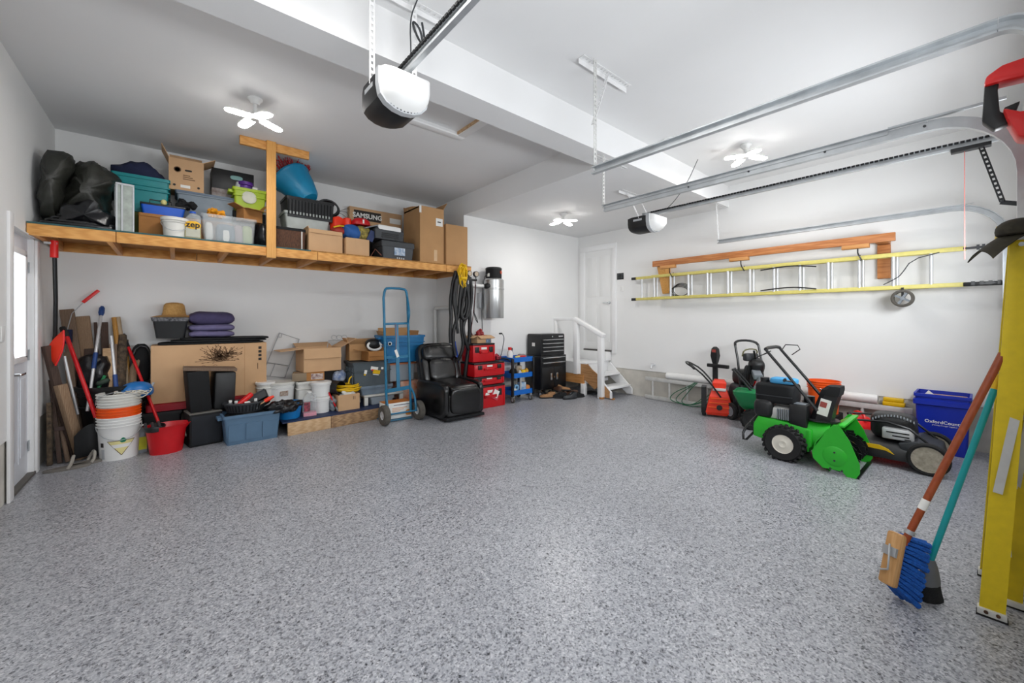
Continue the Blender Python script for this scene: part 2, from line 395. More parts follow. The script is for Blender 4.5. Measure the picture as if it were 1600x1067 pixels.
# house door in the right wall above the landing
E2Y0, E2Y1, E2Z0, E2Z1 = 4.40, 5.03, .76, 2.62
d2 = struct('door_2', M().b2((XR-.012, E2Y0, E2Z0), (XR+.02, E2Y1, E2Z1)), WALL); d2['label'] = 'white house door above the wooden steps'
for a, b in ((1.75, 2.5), (.9, 1.6)):
    for y0, y1 in ((4.46, 4.68), (4.75, 4.97)):
        M().b2((XR-.016, y0, a), (XR-.01, y1, b), bev=.003).obj('panel', WALL, d2)
f = M(); f.b2((XR-.03, E2Y0-.09, .70), (XR+.01, E2Y0, E2Z1), bev=.004); f.b2((XR-.03, E2Y1, .70), (XR+.01, E2Y1+.11, E2Z1), bev=.004); f.b2((XR-.03, E2Y0-.09, E2Z1), (XR+.01, E2Y1+.11, E2Z1+.1), bev=.004)
f.obj('casing', TRIMW, d2)
M().b2((XR-.06, E2Y0, E2Z0-.03), (XR+.01, E2Y1, E2Z0), bev=.003).obj('sill', mat('dark_sill', '#4b4845', .5), d2)
h = M(); h.cyl((XR-.012, 4.46, 1.63), (XR-.055, 4.46, 1.63), .012); h.cyl((XR-.012, 4.46, 1.63), (XR-.018, 4.46, 1.63), .03); h.bar((XR-.055, 4.45, 1.63), (XR-.055, 4.57, 1.63), .015, .018, bev=.004); h.obj('door_handle', CHROME, d2)

# attic hatch
hat = struct('trim_7', M().b2((hx0, hy0, ZC+.022), (hx1, hy1, ZC+.04)), CEIL); hat['label'] = 'square attic hatch with a white frame in the ceiling'
f = M(); fw = .085
f.b2((hx0-fw, hy0-fw, ZC-.018), (hx1+fw, hy0, ZC), bev=.004); f.b2((hx0-fw, hy1, ZC-.018), (hx1+fw, hy1+fw, ZC), bev=.004); f.b2((hx0-fw, hy0, ZC-.018), (hx0, hy1, ZC), bev=.004); f.b2((hx1, hy0, ZC-.018), (hx1+fw, hy1, ZC), bev=.004)
f.obj('frame', TRIMW, hat)
M().b2((hx1-.012, hy0, ZC-.005), (hx1, hy1, ZC+.022)).obj('wooden_lining', RAW, hat)

# LED fixtures
LEDM = mat('led_blade', '#fffbf6', .4, var=0, emit=LAMP)
def lamp(x, y, z, rz, label, drop=.17):
    t = thing('ceiling_light', label, 'light', (x, y, z), rz, 'four-bladed LED ceiling lights')
    m = M(); m.lathe([(.055, 0), (.06, -.012), (.04, -.03), (.03, -.055)], 24); m.obj('canopy', WHT, t)
    M().cyl((0, 0, -.05), (0, 0, -drop+.01), .016, n=12).obj('stem', WHT, t)
    M().lathe([(.045, -drop+.02), (.05, -drop), (.035, -drop-.02)], 20).obj('hub', WHT, t)
    for k in range(4):
        a = k*pi/2; b = M()
        b.pillow((.135, 0, .012), (.204, .090, .015), e=.6, n=8)
        h_ = b.obj('blade', WHT, t, (0, 0, -drop), (0, R(7), a))
        M().pillow((.135, 0, .002), (.195, .082, .014), e=.6, n=8).obj('led_panel', LEDM, h_)
    return t
lamp(.536, 4.10, ZC, .35, 'lit four-bladed ceiling light above the plywood loft shelf')
lamp(4.526, 4.149, ZB, .2, 'lit four-bladed light on the low soffit near the house door', .12)
lamp(4.80, 1.70, ZC, .9, 'lit four-bladed ceiling light over the snow blower side, in front of the beam', .13)
lamp(.55, 1.62, ZC, .5, 'unseen four-bladed ceiling light added for the near left bay, in front of the beam')  # fourth fixture, out of view, added to brighten the near left side

# ------------------------------------------------------------------ door tracks, openers, brackets
def perf(m, a, b, w, up=(1, 0, 0), th=.004, pitch=.035):
    # perforated strap: two edge strips and cross pieces, from a to b, width along 'up'
    a = V(a); b = V(b); u = V(up).normalized(); n = int((b-a).length/pitch); dr = (b-a).normalized()
    for sgn in (-1, 1): m.bar(a+u*sgn*w*.36, b+u*sgn*w*.36, th, w*.28, up=u)
    for i in range(n+1):
        p = a+dr*pitch*i; m.bar(p-dr*pitch*.25 if i else p, p+dr*pitch*.25, th*.9, w*.5, up=u)
    return m
def track(label, x, z, yend, side, rad=.34):
    t = thing('garage_door_track', label, 'track', (x, -.13, 0), 0, 'overhead door tracks')
    y0 = -.13
    path = [(yend-y0, z), (rad, z)]
    for k in range(1, 10):
        a = k*pi/2/9; path.append((rad-rad*sin(a), z-rad+rad*cos(a)))
    path.append((0, .02))
    prof = [(-.027, 0), (.027, 0), (.027, .034), (.019, .034), (.019, .004), (-.019, .004), (-.019, .034), (-.027, .034)]
    def sweep(pp):
        rr = []
        for i, (yy, zz) in enumerate(pp):
            p0 = pp[max(i-1, 0)]; p1 = pp[min(i+1, len(pp)-1)]
            ty, tz = p1[0]-p0[0], p1[1]-p0[1]; l = sqrt(ty*ty+tz*tz); ny, nz = -tz/l, ty/l
            rr.append([(side*q, yy+ny*(-k), zz+nz*(-k)) for k, q in prof])
        return M().rings(rr)
    sweep(path[:2]).obj('horizontal_rail', STEEL, t, ang=25)
    sweep(path[1:-1]).obj('curved_rail', STEEL, t, ang=25)
    sweep(path[-2:]).obj('vertical_rail', STEEL, t, ang=25)
    m = M(); m.b2((-side*.003, .2, z+.028), (-side*.032, yend-y0, z+.031)); m.b2((-side*.003, .5, z+.005), (-side*.006, yend-y0, z+.031)); m.obj('angle_iron', STEEL, t)
    for k in range(4): M().cyl((-side*.001, .35+k*.45, z), (-side*.006, .35+k*.45, z), .007, n=8).obj('bolt', DKG, t)
    return t, y0
TZ = 2.405
t, y0 = track('steel overhead door track beside the centre post, nearest the black-and-white opener', 2.35, TZ, 1.85, -1, .10)
perf(M(), (.0, 1.84-y0, TZ+.0), (.0, 1.84-y0, ZC-.02), .032).obj('hanger_strap', ALUD, t)
perf(M(), (0, 1.86-y0, TZ+.35), (.22, 1.89-y0, ZC-.02), .03, up=(0, 1, 0)).obj('brace_strap', WMET, t)
m = M(); perf(m, (-.08, 1.9-y0, ZC-.003), (.52, 1.9-y0, ZC-.003), .05, up=(0, 1, 0)); m.b2((-.08, 1.925-y0, ZC-.04), (.52, 1.93-y0, ZC)); m.obj('ceiling_bracket', WMET, t)
t, y0 = track('steel overhead door track with an end strap up to the beam, middle of three', 3.22, TZ, 2.42, 1)
perf(M(), (-.01, 2.41-y0, TZ), (-.01, 2.41-y0, ZB-.01), .032).obj('hanger_strap', ALUD, t)
m = M(); perf(m, (-.05, 2.49-y0, ZB-.003), (.48, 2.49-y0, ZB-.003), .05, up=(0, 1, 0)); m.obj('ceiling_bracket', WMET, t)
M().b2((-.012, .06, TZ+.03), (-.002, .5, TZ+.045)).obj('front_angle', STEEL, t)
t, y0 = track('steel overhead door track along the right wall above the hung ladder', 5.83, TZ, 2.42, -1)
perf(M(), (0, 2.41-y0, TZ), (-.03, 2.43-y0, ZB-.01), .032).obj('hanger_strap', WMET, t)
m = M(); perf(m, (-.35, 2.44-y0, ZB-.003), (.25, 2.44-y0, ZB-.003), .05, up=(0, 1, 0)); m.obj('ceiling_bracket', WMET, t)

def opener(label, x, y, z, zc, ceil_y, dx, y_end, cord):
    t = thing('garage_door_opener', label, 'door opener', (x, y, z), 0, 'overhead door openers')
    # body: rounded belly cross-section in xz, running along y (0 at the light end, + to the back)
    def sec(yy, w, hb, ht):
        pts = [(-w*.5, yy, ht), (w*.5, yy, ht), (w*.5, yy, ht*.2)]
        for k in range(9):
            a = k*pi/8; pts.append((w*.5*cos(a), yy, -hb*sin(a)**.8))
        pts.append((-w*.5, yy, ht*.2)); return pts
    M().rings([sec(.06, .27, .10, .07), sec(.10, .285, .115, .075), sec(.26, .285, .115, .075), sec(.33, .25, .09, .07)]).obj('motor_housing', BLK, t, ang=30)
    M().rings([sec(.02, .30, .125, .085), sec(.062, .30, .125, .085)]).obj('grey_collar', LGRY, t, ang=30)
    M().rings([sec(.022, .285, .115, .082), sec(-.03, .265, .10, .072), sec(-.075, .20, .06, .05), sec(-.085, .15, .035, .03)]).obj('light_lens', mat('opal_lens', '#f4f4f2', .35, var=.01), t, ang=60)
    v = M()
    for k in range(15):
        a = pi*(.12+.76*k/14); v.box((.13*cos(a), .0195, -.108*sin(a)**.8), (.007, .004, .02), rot=(0, pi/2-a, 0))
    v.obj('vent_slot', BLK2, t)
    M().b2((-.1435, .12, .02), (-.141, .24, .045)).obj('badge', LGRY, t)
    r = M(); r.b2((-.015, y_end-y, .085), (.015, .20, .10)); r.b2((-.003, y_end-y, .095), (.003, .20, .135)); r.b2((-.015, y_end-y, .13), (.015, .20, .137)); r.obj('rail', STEEL, t)
    ch = M(); n = int((.1-(y_end-y))/.03)
    for k in range(n): ch.box((-.021, y_end-y+.03*k, .128), (.012, .022, .014))
    ch.obj('chain', BLK2, t)
    for sx in (-.13, .13): perf(M(), (sx, .16, .05), (sx+dx, ceil_y-y, zc-z-.02), .032).obj('hanger_strap', WMET, t)
    b = M(); perf(b, (-.28+dx, ceil_y-y, zc-z-.003), (.36+dx, ceil_y-y, zc-z-.003), .05, up=(0, 1, 0)); b.b2((-.28+dx, ceil_y-y+.025, zc-z-.035), (.36+dx, ceil_y-y+.03, zc-z)); b.obj('ceiling_bracket', WMET, t)
    M().tube(cord, .004, 6, 2).obj('power_cord', DKG, t)
    return t
o1 = opener('large black opener motor with white dome lens, nearest the camera', .985, 2.08, 2.60, ZC, 2.24, .0, -.19,
       [(.12, .2, .05), (.1, .14, .3), (.08, .12, .5), (.13, .12, .64)])
M().tube([(.12, .15, .34), (.17, .12, .37), (.14, .1, .46), (.10, .14, .52), (.15, .16, .44), (.19, .12, .36), (.15, .1, .5)], .007, 6, 2).obj('cord_loop', DKG, o1)
o2 = opener('small far opener motor with white lens below the soffit', 4.525, 2.60, 2.52, ZB, 2.93, 0, -.19,
       [(.1, .1, .09), (.2, -.06, .2), (.25, -.25, .45), (.22, -.4, .70)])
# trolley, arm and red cord of the far opener
tr = M(); tr.b2((-.03, -.08, .06), (.03, .12, .09), bev=.004)
tr.obj('trolley', BLK, o2, (0, -2.55, 0))
a = M(); perf(a, (0, -2.58, .07), (0, -2.68, -.36), .03, up=(0, 1, 0), th=.012); a.bar((0, -2.67, -.36), (0, -2.755, -.39), .012, .03); a.obj('door_arm', BLKM, o2)
M().tube([(0, -2.5, .06), (.003, -2.5, -.3), (0, -2.5, -.75)], .0022, 5).obj('release_cord', mat('pink_cord', '#d8736a', .7), o2)
# ceiling outlet beside the opener cord
m = M(); m.lathe([(.05, 0), (.05, -.015), (.03, -.025)], 16); tag(m.obj('ceiling_outlet', WHT, None, (4.02, 2.18, ZC)), 'small white ceiling outlet that feeds the far opener cord', 'outlet')
# torsion spring end by the right door
t = thing('torsion_spring', 'grey torsion spring and cable drum beside the curved track end', 'spring', (3.33, -.17, 2.0))
m = M(); m.tube([(.045*cos(k*.9), .045*sin(k*.9)*.6, .02+k*.0035) for k in range(60)], .006, 5); m.obj('spring_coil', STEEL, t)
m = M(); m.cyl((-.05, 0, -.03), (-.03, 0, -.03), .06, n=20); m.cyl((-.055, 0, -.03), (.3, 0, -.03), .012, n=10); m.obj('cable_drum', STEEL, t)

# ------------------------------------------------------------------ yellow extension ladder hung on a wooden bracket, right wall
t = thing('wooden_ladder_bracket', 'long reddish wooden bar on brackets, holding the yellow ladder', 'wall bracket', (XR-.003, 0, 0))
REDW = mat('reddish_lumber', '#c4824c', .55, kind='wood', col2='#ad6a38', scale=9, stretch=(3, .25, 3))
M().b2((-.24, .62, 2.165), (-.2, 3.46, 2.255), bev=.003).obj('long_bar', REDW, t)
m = M(); m.b2((-.04, .68, 1.78), (0, .79, 2.16), bev=.003); m.b2((-.2, .68, 2.165), (0, .79, 2.21), bev=.003); m.obj('upright', REDW, t)
M().prism([(-.2, 2.16), (0, 2.16), (0, 1.74), (-.03, 1.74)], 'y', 3.28, 3.40).obj('gusset', WOODZ, t)
m = M(); m.b2((-.2, 3.28, 2.165), (0, 3.40, 2.21)); m.obj('arm', REDW, t)
for y in (3.2, 2.17, .95):
    M().b2((-.255, y-.12, 2.12), (-.19, y+.12, 2.165), bev=.003).obj('block', WOODY, t)
    M().tube([(-.22, y-.02, 2.12), (-.22, y-.02, 2.06), (-.215, y-.05, 2.0), (-.17, y-.04, 1.985), (-.12, y-.03, 1.99), (-.1, y-.02, 2.06)], .007, 6, 1).obj('hook', BLKM, t)
t = thing('extension_ladder', 'pale yellow fibreglass extension ladder hung flat along the right wall', 'ladder', (XR, 0, 0))
def rails(xc, ya, yb, m_, nm):
    for z in (2.02, 1.665):
        M().b2((xc-.012, ya, z-.022), (xc+.012, yb, z+.022), bev=.004).obj(nm, m_, t)
rails(-.165, .12, 3.52, YELP, 'rail'); rails(-.105, .38, 3.86, YELP, 'rail')
for k in range(12): M().cyl((-.165, .36+.283*k, 1.68), (-.165, .36+.283*k, 2.0), .016, n=10).obj('rung', ALU, t)
for k in range(12): M().cyl((-.105, .62+.283*k, 1.68), (-.105, .62+.283*k, 2.0), .016, n=10).obj('rung', ALU, t)
m = M(); m.b2((-.19, -.12, 1.645), (-.14, .14, 1.685), bev=.005)
for k in range(4): m.b2((-.192, -.10+k*.055, 1.655), (-.138, -.075+k*.055, 1.692))
m.obj('foot_pad', BLKM, t)
m = M(); m.b2((-.18, -.02, 2.01), (-.15, .14, 2.03))
for k in range(6): m.b2((-.187, -.14+k*.035, 1.998), (-.143, -.12+k*.035, 2.045))
m.obj('foot_pad', DKG, t)
for z in (2.02, 1.665): M().b2((-.12, 3.84, z-.026), (-.09, 3.93, z+.02), bev=.006).obj('end_cap', BLK, t)
for q in (-.20, -.15):
    m = M(); m.lathe([(.066, -.011), (.08, -.013), (.092, -.006), (.092, .006), (.08, .013), (.066, .011), (.066, -.011)], 28, cap0=False, cap1=False)
    m.tf((q, .57, 1.545), (0, pi/2, 0)); w_ = m.obj('wheel', RUBG, t)
    m = M()
    for k in range(4):
        a_ = k*pi/2+.5; m.bar((q, .57, 1.545), (q, .57+.07*cos(a_), 1.545+.07*sin(a_)), .014, .02)
    m.cyl((q-.015, .57, 1.545), (q+.015, .57, 1.545), .02, n=12); m.obj('spokes', GRY, w_)
M().bar((-.175, .57, 1.545), (-.175, .57, 1.66), .02, .03).obj('axle_bracket', BLKM, t)
for y, z in ((1.62, 1.72), (1.62, 1.99)): M().tube([(-.19, y-.3, z-.03), (-.19, y-.12, z), (-.19, y+.05, z+.004), (-.19, y+.3, z-.02)], .008, 6, 1).obj('rope_latch', BLK, t)
M().tube([(-.19, .72, 1.70), (-.19, .62, 1.76), (-.19, .58, 1.80), (-.19, .5, 1.95), (-.19, .3, 2.0)], .005, 6, 1).obj('stay_rod', DKG, t)
m = M()
for k in range(4):
    pts = [(-.16+.01*k, 3.02+.02*k+(.13+.008*k)*cos(a_*pi/6), 1.80-.01*k+(.10-.006*k)*sin(a_*pi/6)) for a_ in range(12)]
    m.tube(pts, .006, 6, 1, closed=True)
m.tube([(-.14, 2.95, 1.70), (-.15, 2.8, 1.69), (-.15, 2.62, 1.69)], .006, 6, 1)
tag(m.obj('cable_coil', BLK, None, (XR, 0, -.02)), 'loose black cable coil hooked on the hung yellow ladder', 'cable')

# wall switch plates and tap
t = thing('switch_plate', 'small black two-gang plate on the right wall next to the house door', 'switch', (XR, 4.23, 2.095))
M().b2((-.006, -.07, -.058), (0, .07, .058), bev=.003).obj('plate', BLK, t)
for y in (-.033, .033):
    for z in (-.024, .024): M().b2((-.012, y-.022, z-.018), (-.004, y+.022, z+.018), bev=.002).obj('button', DKG, t)
tag(M().b2((-.01, -.03, -.045), (0, .03, .045), bev=.004).obj('wall_plate', WHT, None, (XR, 4.19, 1.87)), 'white blank wall plate under the black switch plate', 'switch')
tag(M().b2((0, -.035, -.055), (.008, .035, .055), bev=.004).obj('light_switch', WHT, None, (XL, 4.42, 1.22)), 'white light switch on the wall left of the side door', 'switch')
t = thing('hose_tap', 'chrome hose tap low on the right wall by the steps', 'tap', (XR, 3.56, .56))
M().cyl((0, 0, 0), (-.10, 0, 0), .014, n=12).obj('pipe', ALU, t); M().cyl((-.09, 0, .01), (-.12, 0, -.05), .016, n=12).obj('spout', ALU, t)
m = M(); m.cyl((-.08, 0, 0), (-.08, 0, .035), .006, n=8); m.box((-.08, 0, .038), (.012, .06, .008), bev=.003); m.obj('tap_handle', ALU, t)
for z in (.98, 1.12):
    pass

# ------------------------------------------------------------------ steps and landing to the house door
t = thing('wooden_steps', 'white-painted wooden steps and landing with a handrail below the house door', 'steps', (5.48, 4.03, 0))
PLY = mat('raw_plywood', '#b98a5c', .75, kind='wood', col2='#a2764a', scale=7, stretch=(.4, .4, 3))
lw = XR-5.48-.01      # width to the wall
LZ = .57
y1, y2 = .44, YB2-4.03-.005
M().b2((-.02, y1, LZ-.03), (lw, y2, LZ), bev=.004).obj('landing_board', TRIMW, t)
M().b2((-.02, y1, .36), (-.0, y2, LZ-.03)).obj('landing_skirt', TRIMW, t)
m = M(); m.b2((-.04, y1+.05, .20), (-.0, y2, .35)); m.obj('joist', WOODY, t)
M().b2((.0, y1+.02, .20), (lw, y1+.05, LZ-.03)).obj('riser_board', TRIMW, t)
M().prism([(-.02, LZ-.02), (.44, LZ-.02), (.44, .25), (.38, .22)][0:0] or [(.06, .30), (.44, LZ-.03), (.56, LZ-.03), (.56, .33), (.26, .13)], 'x', -.022, -.002).obj('side_panel', PLY, t)
for x0_, x1_, mt in ((.0, .03, PLY), (lw-.03, lw, TRIMW)):
    M().prism([(-.06, 0.02), (-.06, .12), (.40, LZ-.03), (.47, LZ-.03), (.47, .33), (.04, 0.02)], 'x', x0_, x1_).obj('stringer', mt, t)
m = M(); m.bar((-.0-.004, -.065, .02), (-.004, -.065, .12), .04, .012); m.bar((.012, -.066, .115), (.012, .40, LZ-.03), .034, .008, up=(0, 1, 1)); m.obj('stringer_edge', TRIMW, t)
for k in range(2): M().b2((.03, -.04+.22*k, .19*(k+1)-.035), (lw-.03, .22+.22*k, .19*(k+1)), bev=.004).obj('tread', TRIMW, t)
M().b2((lw-.16, y1-.05, LZ), (lw, y2-.04, .73), bev=.004).obj('threshold_step', TRIMW, t)
M().b2((-.085, .06, .003), (-.003, .15, 1.08), bev=.004).obj('newel_post', TRIMW, t)
M().b2((-.085, .59, .36), (-.003, .68, 1.34), bev=.004).obj('newel_post', TRIMW, t)
M().b2((-.05, y2-.05, .36), (-.0, y2, 1.34), bev=.004).obj('rail_post', TRIMW, t)
M().b2((-.055, .66, 1.30), (.0, y2, 1.35), bev=.004).obj('landing_rail', TRIMW, t)
M().bar((-.045, .68, 1.335), (-.045, .04, 1.04), .09, .08, bev=.018).obj('handrail', TRIMW, t)
M().b2((-.05, y1+.02, 0), (.03, y1+.10, .2), bev=.003).obj('leg', TRIMW, t)
M().b2((-.09, .05, 0), (-.02, .11, .03), bev=.003).obj('foot_block', CARD3, t)
M().b2((.0, -.10, 0), (.06, -.06, .022), bev=.003).obj('foot_block', CARD3, t)
tag(M().box((0, 0, .008), (.26, .3, .012), bev=.003).obj('boot_tray', DKG, None, (5.72, 4.55, 0)), 'dark mat on the floor seen between the white treads', 'mat')
# shoes piled below the landing
def shoe(x, y, z, rz, m_, label, s=1, tilt=0):
    t = thing('shoe', label, 'shoe', (x, y, z), group='shoes heaped at the landing', rot=(tilt, 0, rz))
    so = []
    for k in range(16):
        a = 2*pi*k/16; u = cos(a); w = sin(a); wd = .046+.008*u
        so.append((u*.14*s, w*wd*s))
    r = [[(x_, y_, .0) for x_, y_ in so], [(x_*1.02, y_*1.04, .012) for x_, y_ in so], [(x_, y_, .024) for x_, y_ in so]]
    M().rings(r).obj('sole', RUB, t)
    up = [[(x_*.97, y_*.95, .022) for x_, y_ in so], [(x_*.95-.005, y_*.97, .05+(.0 if x_ > 0.05 else .012)) for x_, y_ in so], [(x_*.80-.03, y_*.72, .062+(.03 if x_ < .02 else 0)) for x_, y_ in so], [(x_*.45-.06, y_*.55, .075+(.03 if x_ < .02 else 0)) for x_, y_ in so]]
    M().rings(up, True, False).obj('upper', m_, t, ang=70)
    la = M()
    for k in range(3): la.bar((.02-.025*k+.03, -.02, .068+.006*k), (.02-.025*k+.03, .02, .068+.006*k), .006, .005)
    la.obj('laces', BLK2, t)
shoe(4.92, 4.62, 0, 2.2, BLK2, 'black shoe at the floor front of the shoe pile, toe toward the tool chest')
shoe(5.02, 4.45, 0, 2.9, DKG, 'dark grey flat shoe nearest the room in the shoe pile')
shoe(5.10, 4.62, 0, .4, BRN, 'dark brown shoe in the middle of the shoe pile')
shoe(5.22, 4.46, 0, -.3, BLK2, 'black shoe between the pile and the stair newel post')
shoe(5.00, 4.74, .085, 1.2, BRN, 'brown leather boot lying on top of the shoe pile', 1.05, .3)
shoe(5.16, 4.74, .08, -.9, TAN, 'tan suede shoe on top of the shoe pile', 1, -.2)
shoe(4.78, 4.74, 0, 2.6, TAN, 'tan shoe beside the rolling tool chest caster')
shoe(5.00, 4.88, 0, .9, BLK2, 'black shoe at the back of the pile', 1)
shoe(5.26, 4.66, 0, 2.0, BRN, 'brown shoe leaning by the white landing leg')
tag(M().pillow((0, 0, .05), (.34, .22, .10), e=.6, amp=.02, seed=4, flat=.9).obj('cloth_heap', mat('cream_cloth', '#cfc3ad', .9), None, (5.2, 4.98, .0)), 'crumpled cream cloth stuffed under the landing', 'cloth')

# ------------------------------------------------------------------ along the right wall floor
t = thing('aluminium_ladder', 'dull aluminium ladder lying on edge against the right wall', 'ladder', (XR-.03, 0, 0), rot=(0, 0, 0))
for z in (.035, .335): M().b2((-.07, .5, z-.03), (-.03, 3.68, z+.03), bev=.003).obj('rail', ALUD, t)
for k in range(11): M().cyl((-.05, .62+.293*k, .05), (-.05, .62+.293*k, .32), .017, n=10).obj('rung', ALUD, t)
t = thing('white_roll', 'long white plastic roll resting on the aluminium ladder', 'roll', (XR-.07, 0, .418))
M().cyl((0, .78, 0), (0, 3.30, 0), .052, n=24).obj('roll', WHT, t); M().cyl((0, .776, 0), (0, .779, 0), .03, n=16).obj('roll_core', LGRY, t)
t = thing('yellow_block', 'yellow plastic block at the near end of the white roll', 'tool', (XR-.06, .66, .366))
M().b2((-.04, -.10, 0), (.04, .08, .045), bev=.008).obj('lower_half', YELC, t); M().b2((-.035, -.09, .047), (.035, .075, .088), bev=.008).obj('upper_half', YELC, t)
m = M()
for k in range(3): m.tube([(-.12, 2.78+.02*k, .37), (-.13, 2.85+.03*k, .3), (-.11, 2.95+.1*k, .18), (-.12, 3.05+.1*k, .04), (-.14, 2.9, .012), (-.12, 2.75-.04*k, .1), (-.12, 2.66-.05*k, .22)], .006, 6, 2)
m.tube([(-.115, 2.45, .3), (-.12, 2.5, .2), (-.13, 2.6, .08), (-.14, 2.8, .012), (-.14, 3.0, .012)], .006, 6, 2)
tag(m.obj('garden_hose', mat('green_hose', '#2c6b4c', .6), None, (XR-.02, 0, 0)), 'thin green hose tangled over the floor ladder', 'hose')

# ------------------------------------------------------------------ snow blower
t = thing('snow_blower', 'bright green and black snow blower with knobbly front wheels', 'snow blower', (4.6, 1.0, 0))
def wheel(parent, x, y, r, w, tm, hm, hubr=.6, lugs=0, nm='wheel', rim=.0):
    m = M(); m.lathe([(r*hubr, -w*.42), (r*.9, -w*.5), (r, -w*.32), (r, w*.32), (r*.9, w*.5), (r*hubr, w*.42)], 32, cap0=False, cap1=False)
    if lugs:
        for k in range(lugs):
            a = 2*pi*k/lugs
            for s_ in (-1, 1): m.box(((r+.004)*cos(a+s_*.08), (r+.004)*sin(a+s_*.08), s_*w*.25), (.02, .022, w*.44), rot=(s_*.35, 0, a))
    m.tf((x, y, r), (0, pi/2, 0)); o = m.obj(nm, tm, parent)
    m = M(); m.lathe([(0.001, -w*.30), (r*hubr*.35, -w*.42), (r*hubr*.55, -w*.34), (r*hubr*.92, -w*.34), (r*hubr*1.02, -w*.42), (r*hubr*1.02, w*.42), (.001, w*.3)], 28)
    m.tf((x, y, r), (0, pi/2, 0)); m.obj('rim', hm, o, ang=30)
    return o
CRIM = mat('cream_rim', '#e2ddd0', .5, var=.06)
for x in (-.225, .225): wheel(t, x, .22, .157, .11, RUB, CRIM, .55, 22)
# tractor body
M().prism([(.50, .28), (.50, .16), (.30, .12), (.06, .12), (.02, .16), (.02, .31), (.24, .345), (.46, .36)], 'x', -.165, .165, bev=.006).obj('chassis', GRN, t)
M().cyl((0, .06, .245), (0, -.10, .245), .15, n=28).obj('drum', GRN, t)
M().b2((-.17, .04, .11), (.17, .06, .30)).obj('flange', GRN, t)
# auger housing: two side plates and a curved back
plate = [(-.31, .0), (-.25, -.0), (-.22, .035), (-.12, .035), (-.09, .03), (-.02, .10), (-.01, .16), (-.10, .33), (-.16, .42), (-.20, .42), (-.27, .30), (-.335, .12), (-.335, .05)]
for x in (-.29, .29):
    p = M().prism(plate, 'x', x-.004, x+.004).obj('side_plate', GRN, t)
    s_ = -1 if x < 0 else 1
    m = M(); m.lathe([(.085, 0), (.075, .006), (.001, .006)], 28, cap0=False); m.tf((x+s_*.004, -.17, .15), (0, s_*pi/2, 0)); m.obj('bearing_plate', GRN, p)
    for dy, dz in ((0, .035), (0, -.035), (-.05, -.11), (.03, -.11)): M().cyl((x, -.17+dy, .15+dz), (x+s_*.014, -.17+dy, .15+dz), .008, n=8).obj('bolt', DKG, p)
m = M(); n = 10; pts = []
for k in range(n+1):
    a = R(95)+R(170)*k/n; pts.append((-.18-.155*cos(a)*-1 if 0 else -.17+.16*sin(a)*1.0*0, 0))
back = [(-.20, .42), (-.11, .36), (-.035, .25), (-.015, .16), (-.05, .07), (-.13, .02)]
m.rings([[(x, y, z) for (y, z) in back]+[(x, y-.006, z-.006) for (y, z) in reversed(back)] for x in (-.288, .288)])
m.obj('auger_back', GRN, t)
M().b2((-.29, -.235, .405), (.29, -.195, .425), bev=.003).obj('top_lip', GRN, t)
m = M(); m.cyl((-.285, -.19, .15), (.285, -.19, .15), .016, n=10)
for s_ in (-1, 1):
    pts = [(s_*(.04+.235*k/26), -.19+.105*cos(k*.55), .15+.105*sin(k*.55)*s_) for k in range(27)]
    for i in range(26):
        a, b = V(pts[i]), V(pts[i+1]); m.bar(a, b, .008, .05, up=(a-V((a.x, -.19, .15))))
m.obj('auger', BLKM, t)
M().b2((-.05, -.16, .09), (.05, .0, .21), bev=.02).obj('gearbox', BLKM, t)
M().b2((-.29, -.33, .0), (.29, -.30, .012)).obj('scraper', BLKM, t)
# discharge chute
M().lathe([(.135, 0), (.135, .012), (.1, .012)], 24, (.0, -.02, .385)).obj('chute_ring', BLK, t)
def ch(y, z, w, dp): return [(-w, y-dp, z), (w, y-dp, z), (w*.96, y+dp*.4, z), (w*.55, y+dp, z), (-w*.55, y+dp, z), (-w*.96, y+dp*.4, z)]
M().rings([ch(-.02, .397, .085, .08), ch(-.05, .52, .08, .075), ch(-.08, .62, .08, .07), ch(-.09, .64, .08, .07)], True, True).obj('chute', BLK, t, ang=20)
M().rings([ch(-.085, .63, .095, .075), ch(-.10, .68, .095, .07), ch(-.12, .715, .085, .05)]).obj('chute_deflector', BLK2, t, ang=20)
m = M(); m.box((-.088, -.055, .52), (.003, .08, .15), rot=(.22, 0, 0)); lb = m.obj('warning_label', PAPER, t)
m = M(); m.box((-.090, -.05, .545), (.002, .05, .05), rot=(.22, 0, 0)); m.obj('label_print', mat('label_red', '#a34a44', .7), lb)
# engine
M().b2((-.14, .16, .35), (.14, .46, .47), bev=.03).obj('engine_block', ALUD, t)
for k in range(6): M().b2((-.16, .20+.018*k, .36), (-.06, .208+.018*k, .46)).obj('cooling_fin', GRY, t)
m = M(); m.pillow((0, .335, .595), (.29, .34, .20), e=.35, e2=.3, n=16); m.obj('engine_shroud', BLK2, t)
M().b2((-.148, .18, .57), (.148, .49, .578)).obj('shroud_seam', DKG, t)
M().pillow((-.1, .42, .44), (.14, .18, .2), e=.7, n=12).obj('recoil_cover', BLK, t)
M().cyl((-.03, .44, .69), (-.03, .44, .735), .04, n=18).obj('fuel_cap', BLK, t)
tag(M().pillow((0, 0, .03), (.16, .22, .06), e=.4, n=10).obj('blue_rag', mat('blue_rag_cloth', '#4a9fd4', .8), None, (4.56, 1.27, .69)), 'light blue packet lying on top of the snow blower engine', 'packet')
M().b2((-.16, .06, .31), (.06, .20, .52), bev=.012).obj('belt_cover', BLK, t)
M().b2((-.12, .08, .52), (-.02, .17, .526)).obj('cover_plate', GRY, t)
M().cyl((.1, .1, .46), (.1, .1, .58), .045, n=16).obj('muffler', BLKM, t)
